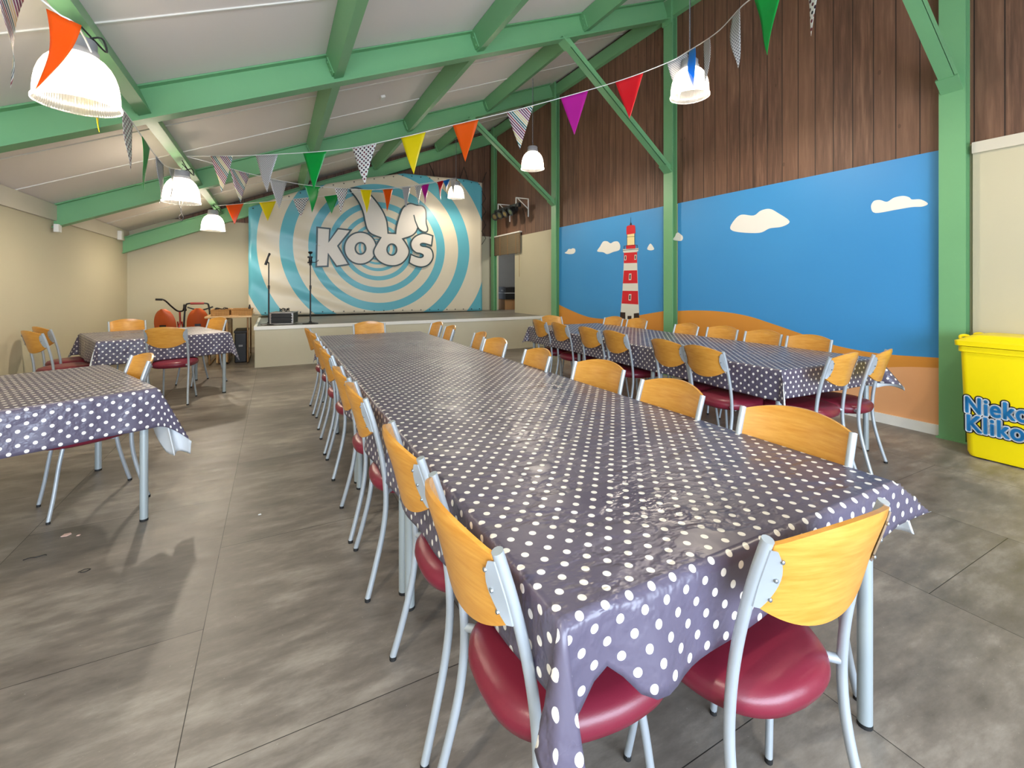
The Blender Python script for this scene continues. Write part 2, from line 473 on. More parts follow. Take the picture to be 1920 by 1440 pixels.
def copy_tree(o, parent=None):
    c = o.copy(); C.objects.link(c); c.parent = parent
    for ch in list(o.children): copy_tree(ch, c)
    return c
def catmull(pts, n=6, closed=False):
    pts = [Vector(p) for p in pts]; out = []; k = len(pts)
    rng = range(k) if closed else range(k - 1)
    for i in rng:
        if closed: p0, p1, p2, p3 = pts[i - 1], pts[i], pts[(i + 1) % k], pts[(i + 2) % k]
        else: p0, p1, p2, p3 = pts[max(i - 1, 0)], pts[i], pts[i + 1], pts[min(i + 2, k - 1)]
        for j in range(n):
            t = j / n
            out.append(0.5 * ((2 * p1) + (p2 - p0) * t + (2 * p0 - 5 * p1 + 4 * p2 - p3) * t * t + (3 * p1 - p0 - 3 * p2 + p3) * t ** 3))
    if not closed: out.append(pts[-1])
    return out
def outline(pts, n=5):
    """closed 2D outline; points with a third element are sharp corners, the others are smoothed through"""
    k = len(pts); cor = [i for i, p in enumerate(pts) if len(p) > 2]
    P = [Vector((p[0], p[1], 0)) for p in pts]
    if not cor: return [(p.x, p.y) for p in catmull(P, n, True)]
    out = []
    for a, i in enumerate(cor):
        j = cor[(a + 1) % len(cor)]
        if j <= i: j += k
        seg = [P[q % k] for q in range(i, j + 1)]
        sm = catmull(seg, n) if len(seg) > 2 else seg
        out += [(p.x, p.y) for p in sm[:-1]]
    return out
def flat_shape(name, loops, mat, parent, M4, depth=0.002):
    """filled flat shape with holes from 2D loops, placed by matrix M4 (x,y in plane, z = normal)"""
    cu = bpy.data.curves.new(name, 'CURVE'); cu.dimensions = '2D'; cu.fill_mode = 'BOTH'; cu.extrude = depth / 2
    for lp in loops:
        sp = cu.splines.new('POLY'); sp.points.add(len(lp) - 1); sp.use_cyclic_u = True
        for p, q in zip(sp.points, lp): p.co = (q[0], q[1], 0, 1)
    return curve_to_mesh(name, cu, mat, parent, M4)
def curve_to_mesh(name, cu, mat, parent, M4):
    tmp = bpy.data.objects.new('tmp', cu); C.objects.link(tmp)
    bpy.context.view_layer.update()
    dg = bpy.context.evaluated_depsgraph_get()
    me = bpy.data.meshes.new_from_object(tmp.evaluated_get(dg))
    bpy.data.objects.remove(tmp); bpy.data.curves.remove(cu)
    me.name = name; me.transform(M4); me.materials.clear(); me.materials.append(mat)
    return link(name, me, parent)
def ribbon(mb, pts, w, closed, M4):
    """flat ribbon of width w along 2D points, as thin solid"""
    k = len(pts); P = [Vector((p[0], p[1])) for p in pts]; L, R = [], []
    for i in range(k):
        a = P[i - 1] if (i > 0 or closed) else P[i]; b = P[(i + 1) % k] if (i < k - 1 or closed) else P[i]
        d1 = (P[i] - a); d2 = (b - P[i])
        if d1.length < 1e-9: d1 = d2
        if d2.length < 1e-9: d2 = d1
        d1.normalize(); d2.normalize()
        n1, n2 = Vector((-d1.y, d1.x)), Vector((-d2.y, d2.x)); m = n1 + n2
        if m.length < 1e-6: m = n1
        m.normalize(); sc = min(2.2, 1 / max(0.35, m.dot(n1)))
        L.append(P[i] + m * w / 2 * sc); R.append(P[i] - m * w / 2 * sc)
    o = len(mb.v)
    for l, r in zip(L, R):
        mb.v.append(M4 @ Vector((l.x, l.y, 0))); mb.v.append(M4 @ Vector((r.x, r.y, 0)))
    for i in range(k if closed else k - 1):
        j = (i + 1) % k
        mb.f.append((o + 2 * i, o + 2 * i + 1, o + 2 * j + 1, o + 2 * j))
# ================================================================== THE ROOM
WX0, WX1, WY0, WY1 = -2.48, 5.15, -2.8, 10.98
SL = 0.415
def zb(x): return 5.16 - (5.05 - x) * SL          # underside of the rafters
def zc(x): return zb(x) + 0.295                   # underside of the ceiling
ang = math.atan(SL)
SLV = Vector((math.cos(ang), 0, math.sin(ang))); SLN = Vector((-math.sin(ang), 0, math.cos(ang)))

struct('floor', MB().box(WX0 - .2, WX1 + .2, WY0 - .2, WY1 + .2, -0.1, 0), M['floor'], 'grey brown concrete-look vinyl floor of the hall', 'floor')
mb = MB().prism([(WX0 - .2, WY0 - .2, zc(WX0 - .2)), (WX1 + .2, WY0 - .2, zc(WX1 + .2)), (WX1 + .2, WY0 - .2, zc(WX1 + .2) + .1), (WX0 - .2, WY0 - .2, zc(WX0 - .2) + .1)], (0, WY1 - WY0 + .4, 0))
struct('ceiling', mb, M['ceil'], 'sloping off-white ceiling panels above the green beams', 'ceiling')
struct('wall_left', MB().box(WX0 - .2, WX0, WY0, WY1, 0, 2.3), M['wall'], 'plain low beige wall under the eaves', 'wall')
struct('wall_back', MB().box(WX0 - .2, WX1 + .2, WY1, WY1 + .2, 0, 2.62), M['wall'], 'beige lower part of the end wall behind the stage', 'wall')
mb = MB().prism([(WX0 - .2, WY1 - .015, 2.62), (WX1, WY1 - .015, 2.62), (WX1, WY1 - .015, zc(WX1)), (-1.75, WY1 - .015, 2.62)], (0, .2, 0))
struct('wall_back.001', mb, M['boards'], 'brown boarded gable above the stage banner', 'wall')
# right wall: boarded upper part, plastered lower part with the stage doorway
struct('wall_right', MB().box(WX1, WX1 + .2, WY0, WY1, 2.49, 5.6), M['boards'], 'tall brown wall of vertical boards above the murals', 'wall')
DY0, DY1, DZ0, DZ1 = 9.62, 10.93, 0.65, 2.12
mb = MB().box(WX1, WX1 + .2, WY0, DY0, 0, 2.49).box(WX1, WX1 + .2, DY1, WY1, 0, 2.49).box(WX1, WX1 + .2, DY0, DY1, DZ1, 2.49).box(WX1, WX1 + .2, DY0, DY1, 0, DZ0)
struct('wall_right.001', mb, M['wall'], 'beige lower wall with the stage doorway', 'wall')
# front wall (behind the camera) with a broad daylight window
WZ0, WZ1, WA, WB = 0.5, 2.2, -2.2, 3.2
mb = MB().box(WX0, WX1, WY0 - .2, WY0, 0, WZ0).box(WX0, WA, WY0 - .2, WY0, WZ0, WZ1).box(WB, WX1, WY0 - .2, WY0, WZ0, WZ1)
mb.prism([(WX0, WY0, WZ1), (WX1, WY0, WZ1), (WX1, WY0, zc(WX1) + .05), (WX0, WY0, zc(WX0) + .05)], (0, -.2, 0))
struct('wall_front', mb, M['wall'], 'beige wall with a broad window', 'wall')
mb = MB()
for x in (WA, -0.85, 0.5, 1.85, WB):
    mb.box(x - .03, x + .03, WY0 - .14, WY0 - .08, WZ0, WZ1)
mb.box(WA, WB, WY0 - .14, WY0 - .08, WZ0, WZ0 + .06).box(WA, WB, WY0 - .14, WY0 - .08, WZ1 - .06, WZ1)
struct('window_1', mb, M['white'], 'white frame of the broad window', 'window')
# store room behind the stage doorway
SX = WX1 + .2
struct('wall_storeroom', MB().box(SX + 1.6, SX + 1.7, 8.9, 12.6, 0, 2.7).box(SX, SX + 1.7, 8.8, 8.9, 0, 2.7).box(SX, SX + 1.7, 12.5, 12.6, 0, 2.7).box(SX, SX + 1.7, 8.8, 12.6, 2.7, 2.8),
       M['storewall'], 'grey walls of the dim store room beyond the doorway', 'wall')
struct('floor.001', MB().box(SX - .2, SX + 1.7, 8.8, 12.6, .55, .65), M['stagefloor'], 'store room floor level with the stage', 'floor')

# trims
struct('trim_1', MB().box(WX0, WX0 + .03, WY0, WY1, 2.13, 2.33), M['fascia'], 'pale fascia board along the top of the low side wall', 'trim')
struct('trim_2', MB().box(WX1 - .05, WX1, WY0, 1.52, 2.40, 2.49), M['fascia'], 'pale trim board under the brown boards beside the yellow bin', 'trim')
struct('wall_right.002', MB().box(WX1 - .03, WX1, WY0, 1.52, 0, 2.40), M['wall'], 'smooth beige wall panel behind the yellow bin', 'wall')
struct('baseboard_right', MB().box(WX1 - .035, WX1, 1.72, 4.62, 0, .09).box(WX1 - .035, WX1, 4.84, 7.6, 0, .09), M['white'], 'white baseboard under the seaside mural', 'baseboard')

# columns
SZC = 0.652
COLY = [1.63, 4.73, 7.77, 10.7]
collab = ['green steel column beside the yellow bin', 'green steel column between the two halves of the seaside mural',
          'green steel column at the stage end of the mural', 'green steel column beside the stage banner']
for y, lb in zip(COLY, collab):
    mb = MB().ibeam((5.103, y, SZC if y > 10 else 0), (5.103, y, zc(5.1) - .02), (0, 1, 0), 0.092, 0.17, 0.011, 0.008)
    if y < 10: mb.box(5.04, 5.15, y - .1, y + .1, 0, .012)
    struct('column', mb, M['green'], lb, 'column', group='green columns along the wall')
# rafters
raflab = ['green sloping rafter overhead near the front of the hall', 'green sloping rafter meeting the column between the mural halves',
          'green sloping rafter meeting the column at the stage end of the mural', 'lowest green rafter against the end wall above the banner']
RH = 0.27
for i, (y, lb) in enumerate(zip(COLY, raflab)):
    dz = -0.14 if i == 3 else 0.0
    a = Vector((WX0 + .0, y, zb(WX0) + dz)) + SLN * RH / 2; b = Vector((5.06, y, zb(5.06) + dz)) + SLN * RH / 2
    mb = MB().ibeam(a, b, (0, 1, 0), RH, 0.135, 0.014, 0.009)
    if i in (0, 1, 2):
        mb.obox(Vector((5.04, y, zb(5.04) + .13)), (0, 1, 0), (0, 0, 1), (1, 0, 0), .085, .2, .012)
    struct('rafter', mb, M['green'], lb, 'beam', group='green rafters')
# purlins between rafters
bays = [(WY0, 1.63), (1.63, 4.73), (4.73, 7.77), (7.77, 10.7)]
baylab = ['nearest bay', 'second bay', 'third bay', 'bay over the stage']
for x, xl in ((-0.93, 'lowest'), (0.58, 'second lowest'), (2.1, 'second highest'), (3.61, 'highest')):
    for (y0, y1), bl in zip(bays, baylab):
        c = Vector((x, (y0 + y1) / 2, zb(x))) + SLN * (0.05 + 0.11)
        mb = MB().obox(c, (0, 1, 0), SLV, SLN, (y1 - y0) / 2 - .008, .045, .108)
        for ye in (y0 + .012, y1 - .012):       # steel end cleats with bolts
            cc = Vector((x, ye, zb(x))) + SLN * 0.15 - SLV * 0.052
            s = 1 if ye < (y0 + y1) / 2 else -1
            mb.obox(cc + Vector((0, s * .04, 0)), (0, 1, 0), SLV, SLN, .045, .006, .075)
            for q in (-.04, .04):
                mb.obox(cc + Vector((0, s * .05, 0)) + SLN * q - SLV * .009, (0, 1, 0), SLV, SLN, .009, .006, .009)
        struct('purlin', mb, M['green'], '%s green purlin in the %s of the ceiling' % (xl, bl), 'beam', group='green purlins')
c0 = Vector((5.02, 0, zc(5.02) - .13))
struct('ridge_beam', MB().box(5.07, 5.145, WY0, WY1 - .02, zc(5.0) - .24, zc(5.0) - .02), M['green'], 'green beam along the top of the brown boarded wall', 'beam')
# knee braces
brlab = ['green knee brace rising from the column beside the yellow bin', 'green knee brace on the column between the mural halves',
         'green knee brace on the column at the stage end of the mural']
for y, lb in zip(COLY[:3], brlab):
    a = Vector((5.05, y, 2.96)); b = Vector((3.2, y, zb(3.2) + .01)); ax = (b - a).normalized(); up = Vector((0, 1, 0)).cross(ax)
    mb = MB()
    mb.obox((a + b) / 2, ax, (0, 1, 0), up, (b - a).length / 2, .05, .006)
    for sg in (-1, 1):
        mb.obox((a + b) / 2 + Vector((0, sg * .046, 0)) + up * .035, ax, (0, 1, 0), up, (b - a).length / 2, .004, .04)
    mb.obox(a + ax * .05, ax, (0, 1, 0), up, .08, .07, .012)
    mb.obox(b - ax * .05, ax, (0, 1, 0), up, .08, .07, .012)
    struct('knee_brace', mb, M['green'], lb, 'brace', group='green knee braces')
# ceiling panel seams
k = 0
for i, (y0, y1) in enumerate(bays):
    ys = [y1 - 1.03 * q for q in range(1, 5)] if i == 0 else [y0 + (y1 - y0) * q / 3 for q in (1, 2)]
    for y in ys:
        if y < WY0 + .1: continue
        k += 1
        a = Vector((WX0, y, zc(WX0))); b = Vector((5.1, y, zc(5.1)))
        struct('trim_%d' % (k + 2), MB().obox((a + b) / 2 - SLN * .004, SLV, (0, 1, 0), SLN, (b - a).length / 2, .008, .006), M['seam'], 'thin white joint strip between ceiling panels', 'trim', group='ceiling joint strips')

# ================================================================== STAGE
SY0 = 8.22; SX0 = -0.28; SZ = 0.65
st = thing('stage', 'low raised stage with beige front and grey vinyl top below the banner', 'stage', (0, 0, 0))
MB().box(SX0, WX1 - .002, SY0, WY1 - .02, 0, SZ - .04).build('front_panel', M['stagewall'], st)
MB().box(SX0 + .02, WX1 - .002, SY0 + .02, WY1 - .02, SZ - .04, SZ).build('stage_floor', M['stagefloor'], st)
e = MB().box(SX0 - .012, WX1 - .002, SY0 - .012, SY0 + .03, SZ - .05, SZ + .004).box(SX0 - .012, SX0 + .03, SY0 + .03, WY1 - .02, SZ - .05, SZ + .004)
tag(e.build('edge_strip', M['white'], st), 'white edge strip')

# ================================================================== BANNER
BY = 10.5
cb = on_y(704.6, 464, BY)
ban = thing('stage_banner', 'large banner of teal and cream rings lettered KOOS hung behind the stage', 'banner', cb)
topz = [(on_y(x, y, BY).x, on_y(x, y, BY).z) for x, y in ((466, 389), (520, 371), (565, 357), (617, 344), (690, 333), (757, 325), (815, 331), (870, 336), (904, 343))]
botz = [(on_y(467, 590, BY).x, .70), (on_y(903, 584, BY).x, .665)]
def interp(tab, x):
    if x <= tab[0][0]: return tab[0][1]
    for (a, za), (b, zb_) in zip(tab, tab[1:]):
        if x <= b: return za + (zb_ - za) * (x - a) / (b - a)
    return tab[-1][1]
def wrinkle(x, z):
    lx = x - topz[0][0]; lz = z - .7
    w = 0.03 * math.exp(-(lx / 1.1) ** 2) * math.sin(7 * (lz + 0.55 * lx) + 0.6 * math.sin(5 * lx))
    w += 0.012 * math.exp(-((lx - 1.4) / .9) ** 2) * math.sin(17 * (lz + 0.35 * lx)) * (1 if lz < 1.6 else .4)
    w += 0.006 * math.sin(3.1 * lx) * math.sin(2.3 * lz)
    rx = topz[-1][0] - x
    w += 0.015 * math.exp(-(rx / .5) ** 2) * math.sin(9 * (rx - .12 * lz))
    return -w
NU, NV = 90, 60
mb = MB(); x0, x1 = topz[0][0], topz[-1][0]
for j in range(NV + 1):
    for i in range(NU + 1):
        x = x0 + (x1 - x0) * i / NU
        zt, zo = interp(topz, x), interp(botz, x); z = zo + (zt - zo) * j / NV
        mb.v.append(Vector((x, BY + wrinkle(x, z), z)) - cb)
for j in range(NV):
    for i in range(NU):
        a = j * (NU + 1) + i; mb.f.append((a, a + 1, a + NU + 2, a + NU + 1))
o = mb.build('banner_sheet', M['banner'], ban, smooth=60)
so = o.modifiers.new('thick', 'SOLIDIFY'); so.thickness = 0.003; so.offset = 1
# grommets
gme = MB().lathe([(.004, 0), (.014, 0), (.014, .006), (.004, .006)], 8).mesh('grommet', M['black'])
gme.transform(Matrix.Rotation(PI / 2, 4, 'X'))
for i in range(24):
    x = x0 + .08 + (x1 - x0 - .16) * i / 23
    for z in (interp(botz, x) + .05, interp(topz, x) - .05):
        link('grommet', gme, ban, 0, Vector((x, BY + wrinkle(x, z) - .006, z)) - cb)
# lacing cords
def zig(pts): return [Vector(p) - cb for p in pts]
rz = [(x1 - .01 + (.14 if q % 2 else 0), BY + .0 + (.06 if q % 2 else 0), 2.35 + q * .17) for q in range(9)]
MB().tube(zig(rz), .008, 6).build('lacing_cord', M['blacktex'], ban)
for (xa, xb, dz) in ((815, 805, .32), (815, 825, .0), (862, 870, .36), (878, 870, .36), (904, 912, .3)):
    p = on_y(xa, 331 + (xa - 815) * .13, BY); q = on_y(xb, 320, BY + .25); q.z = p.z + dz + .05
    MB().tube(zig([p, q]), .007, 6).build('lacing_cord', M['blacktex'], ban)
# KOOS lettering
S1 = 7.385
def c1(p):
    q = on_y(580 + p[0] / S1, 330 + p[1] / S1, BY) - cb
    return (q.x, q.z) + tuple(p[2:])
MBAN = Matrix(((1, 0, 0, 0), (0, 0, -1, -.012), (0, 1, 0, 0), (0, 0, 0, 1)))
MLIN = Matrix(((1, 0, 0, 0), (0, 0, -1, -.0155), (0, 1, 0, 0), (0, 0, 0, 1)))
def ell(cx, cy, rx, ry, n=40): return [(cx + rx * math.cos(2 * PI * i / n), cy + ry * math.sin(2 * PI * i / n)) for i in range(n)]
Kp = [(108, 712, 1), (285, 730, 1), (270, 905, 1), (395, 730, 1), (575, 750, 1), (395, 970, 1), (545, 1225, 1), (375, 1250, 1), (262, 1085, 1), (255, 1250, 1), (95, 1255, 1)]
Ep = [(985, 855, 1), (860, 805), (800, 740), (770, 640), (745, 520), (700, 400), (640, 300), (578, 225), (562, 190), (600, 168), (690, 175), (800, 222), (870, 290), (950, 390), (1020, 500), (1065, 610), (1080, 700), (1088, 792, 1),
      (1192, 797, 1), (1200, 720), (1225, 620), (1265, 500), (1310, 425), (1390, 382), (1480, 405), (1560, 416), (1605, 470), (1613, 560), (1615, 650), (1636, 740), (1615, 777), (1570, 772), (1525, 745), (1500, 715, 1),
      (1470, 780), (1410, 830), (1290, 872, 1), (1335, 935), (1378, 1030), (1360, 1115), (1290, 1200), (1210, 1238), (1130, 1244), (1040, 1225), (950, 1170), (897, 1095), (889, 1035), (920, 965)]
Sp = [(1705, 830, 1), (1600, 797), (1530, 805), (1450, 848), (1402, 925), (1415, 1005), (1470, 1060), (1530, 1074), (1566, 1090), (1570, 1112), (1540, 1128), (1480, 1118), (1400, 1084, 1), (1378, 1200, 1), (1450, 1240), (1550, 1261), (1640, 1232), (1700, 1155), (1708, 1080), (1680, 1012), (1620, 982), (1560, 972), (1535, 955), (1550, 936), (1600, 938), (1688, 966, 1)]
letters = [('K', [[c1(p) for p in Kp]]), ('O', [[c1(p) for p in ell(705, 1000, 222, 222)], [c1(p) for p in ell(707, 1003, 72, 80)]]),
           ('O with rabbit ears', [[c1(p) for p in Ep], [c1(p) for p in ell(1140, 1020, 67, 77)]]), ('S', [[c1(p) for p in Sp]])]
for li, (nm, loops) in enumerate(letters):
    lo = [outline(l) if any(len(p) > 2 for p in l) else l for l in loops]
    off = Matrix.Translation((0, -.004 * li, 0))
    L = flat_shape('logo_letter', lo, M['logowhite'], ban, off @ MBAN)
    tag(L, 'white letter %s with dark outline' % nm)
    mb = MB()
    for l in lo: ribbon(mb, l, .034, True, off @ MLIN)
    if 'ears' in nm: ribbon(mb, [c1(p) for p in ((1443, 540), (1462, 620), (1500, 715))], .03, False, off @ MLIN)
    mb.build('letter_outline', M['logoline'], L)

# ================================================================== MURAL
MX = WX1 - .014
mpan = [('mural_panel', 4.84, 7.68, 'seaside mural panel with red and white lighthouse under blue sky'),
        ('mural_panel', 1.72, 4.62, 'seaside mural panel of blue sky and rolling orange dunes')]
def clampY(pts): return pts
murals = []
for nm, y0, y1, lb in mpan:
    t = thing(nm, lb, 'mural', (WX1, (y0 + y1) / 2, 0), 0, 'two halves of the seaside mural')
    cm = Vector((WX1, (y0 + y1) / 2, 0))
    MB().box(MX - cm.x, -.0005, y0 - cm.y, y1 - cm.y, .09, 2.49).build('sky', M['sky'], t)
    murals.append((t, cm, y0, y1))
# mural decals live in the wall plane: local x = -Y, local y = Z
def mm(cm, lay): return Matrix(((0, 0, -1, MX - .0012 - .0011 * lay - cm.x), (-1, 0, 0, -cm.y), (0, 1, 0, 0), (0, 0, 0, 1)))
def w2(px, py):
    q = on_x(px, py, MX); return (-q.y, q.z)
def decal(nm, mi, pts, mat, lay, smooth=True, label=None, parent=None):
    t, cm, y0, y1 = murals[mi]
    lp = [w2(*p[:2]) + tuple(p[2:]) for p in pts]
    lp = outline(lp) if smooth else [p[:2] for p in lp]
    o = flat_shape(nm, [lp], mat, parent or t, mm(cm, lay), .0008)
    if label: tag(o, label)
    return o
def dune(mi, top, mat, lay, nm, label):
    t, cm, y0, y1 = murals[mi]
    tp = [Vector(w2(*p) + (0,)) for p in top]
    tp = [(p.x, p.y) for p in catmull(tp, 6)]
    tp = [(max(-y1, min(-y0, x)), z) for x, z in tp]
    lp = [(-y1 if mi == 0 or lay == 0 else tp[0][0], .09)] + tp + [(-y0, tp[-1][1]), (-y0, .09)]
    tag(flat_shape(nm, [lp], mat, t, mm(cm, lay), .0008), label)
dune(0, [(1030, 562), (1060, 577), (1090, 590), (1112, 596), (1140, 598), (1175, 596), (1205, 590), (1246, 583)], M['dune'], 0, 'dune', 'orange dune behind lighthouse')
dune(1, [(1250, 584), (1300, 582), (1350, 584), (1400, 592), (1445, 606), (1500, 625), (1550, 643), (1600, 655), (1660, 664), (1762, 671)], M['dune'], 0, 'dune', 'orange dune')
dune(1, [(1430, 790), (1470, 755), (1520, 722), (1580, 702), (1640, 691), (1698, 688), (1762, 690)], M['sand'], 1, 'dune', 'pale sandy dune')
def z7(l, ox, oy, s): return [(ox + x / s, oy + y / s) + tuple(r) for x, y, *r in l]
cl = [(0, z7([(797, 858), (812, 845), (825, 828), (845, 828), (855, 822), (872, 826), (876, 845), (862, 862), (830, 866)], 860, 260, 4), 'small low cloud'),
      (0, z7([(1040, 845), (1060, 810), (1085, 772), (1115, 770), (1140, 785), (1165, 772), (1195, 772), (1212, 800), (1205, 835), (1160, 850), (1115, 866), (1085, 852)], 860, 260, 4), 'larger cloud left of the lighthouse'),
      (0, z7([(1415, 828), (1430, 795), (1442, 788), (1458, 808), (1466, 830), (1440, 838)], 860, 260, 4), 'tiny cloud right of the lighthouse'),
      (1, z7([(865, 320), (890, 280), (905, 245), (930, 236), (955, 255), (982, 280), (985, 315), (960, 338), (900, 334)], 1130, 400, 6.544), 'small cloud beside the column'),
      (1, z7([(268, 1285), (290, 1240), (330, 1208), (400, 1212), (440, 1185), (490, 1175), (540, 1200), (602, 1245), (560, 1275), (490, 1285), (430, 1310), (310, 1305)], 1280, 0, 3), 'broad cloud'),
      (1, z7([(1060, 1165), (1075, 1132), (1110, 1125), (1150, 1135), (1190, 1112), (1240, 1102), (1275, 1110), (1290, 1122), (1340, 1122), (1380, 1145), (1350, 1162), (1290, 1165), (1200, 1180), (1085, 1198)], 1280, 0, 3), 'long thin cloud')]
for mi, pts, lb in cl: decal('cloud', mi, pts, M['cloud'], 1, True, lb)
def lq(l): return z7(l, 1130, 400, 6.544)
LT, LCM = murals[0][0], murals[0][1]
lh = decal('lighthouse', 0, lq([(262, 470), (425, 470), (425, 620), (437, 950), (452, 1290), (450, 1310), (215, 1300), (222, 1210), (245, 950), (260, 620)]), M['lhwhite'], 1, False, 'red and white striped lighthouse')
for q in ([(262, 485), (425, 475), (424, 608), (262, 612)], [(262, 702), (424, 698), (430, 858), (250, 860)], [(246, 950), (434, 952), (438, 1118), (234, 1106)]):
    decal('red_band', 0, lq(q), M['lhred'], 2, False, None, lh)
for q in ([(218, 1212), (280, 1215), (280, 1300), (215, 1280)], [(384, 1228), (448, 1222), (453, 1300), (384, 1295)], [(308, 1258), (355, 1258), (355, 1300), (306, 1300)]):
    decal('dark_base', 0, lq(q), M['lhblack'], 2, False, None, lh)
for q in ([(271, 518), (295, 516), (293, 575), (268, 578)], [(393, 510), (418, 508), (415, 568), (390, 570)], [(326, 740), (355, 738), (352, 818), (322, 820)], [(323, 993), (354, 991), (350, 1070), (320, 1068)]):
    w_ = decal('tower_window', 0, lq(q), M['lhwhite'], 3, False, None, lh)
    cx_, cy_ = sum(p[0] for p in q) / 4, sum(p[1] for p in q) / 4
    decal('pane', 0, lq([(cx_ + (x - cx_) * .5, cy_ + (y - cy_) * .68) for x, y in q]), M['lhblack'], 4, False, None, w_)
decal('gallery', 0, lq([(250, 440), (442, 425), (442, 438), (250, 452)]), M['lhwhite'], 2, False, None, lh)
decal('gallery', 0, lq([(250, 455), (442, 440), (438, 466), (256, 482)]), M['lhwhite'], 2, False, None, lh)
decal('gallery', 0, lq([(250, 452), (442, 437), (442, 443), (250, 458)]), M['lhblack'], 3, False, None, lh)
decal('red_band', 0, lq([(290, 392), (404, 384), (404, 432), (290, 440)]), M['lhred'], 2, False, None, lh)
for q in ([(262, 402), (268, 402), (268, 440), (262, 440)], [(424, 388), (430, 388), (430, 428), (424, 428)], [(262, 400), (430, 386), (430, 390), (262, 405)], [(300, 255), (304, 255), (304, 392), (300, 392)], [(392, 248), (396, 248), (396, 386), (392, 386)], [(298, 288), (398, 281), (398, 285), (298, 293)]):
    decal('railing', 0, lq(q), M['lhblack'], 3, False, None, lh)
decal('lantern', 0, lq([(303, 255), (393, 248), (393, 385), (303, 392)]), M['lhlamp'], 2, False, None, lh)
decal('dome', 0, lq([(295, 262, 1), (296, 170), (315, 152), (350, 145), (385, 145), (400, 160), (404, 245, 1)]), M['lhred'], 3, True, None, lh)
decal('finial', 0, lq([(336, 145), (338, 128), (345, 112), (346, 50), (349, 50), (349, 112), (358, 126), (360, 145)]), M['lhblack'], 3, False, None, lh)

# ================================================================== TABLES AND CLOTHS
TZ = 0.735
def make_table(L, W, name='dining_table'):
    t = thing(name, 'square table', 'table')
    MB().box(-L / 2, L / 2, -W / 2, W / 2, TZ - .026, TZ).build('tabletop', M['laminate'], t, bevel=.004)
    f = MB()
    for s in (-1, 1):
        f.box(-L / 2 + .06, L / 2 - .06, s * (W / 2 - .05) - .012, s * (W / 2 - .05) + .012, TZ - .07, TZ - .027)
        f.box(s * (L / 2 - .05) - .012, s * (L / 2 - .05) + .012, -W / 2 + .06, W / 2 - .06, TZ - .07, TZ - .027)
    f.build('frame', M['tablesteel'], t)
    for sx in (-1, 1):
        for sy in (-1, 1):
            x, y = sx * (L / 2 - .045), sy * (W / 2 - .045)
            lg = MB().tube([(x, y, .012), (x, y, TZ - .027)], .0195, 20).build('leg', M['tablesteel'], t, smooth=40)
            MB().tube([(x, y, 0), (x, y, .012)], .02, 16).build('foot_cap', M['rubber'], lg, smooth=40)
    return t

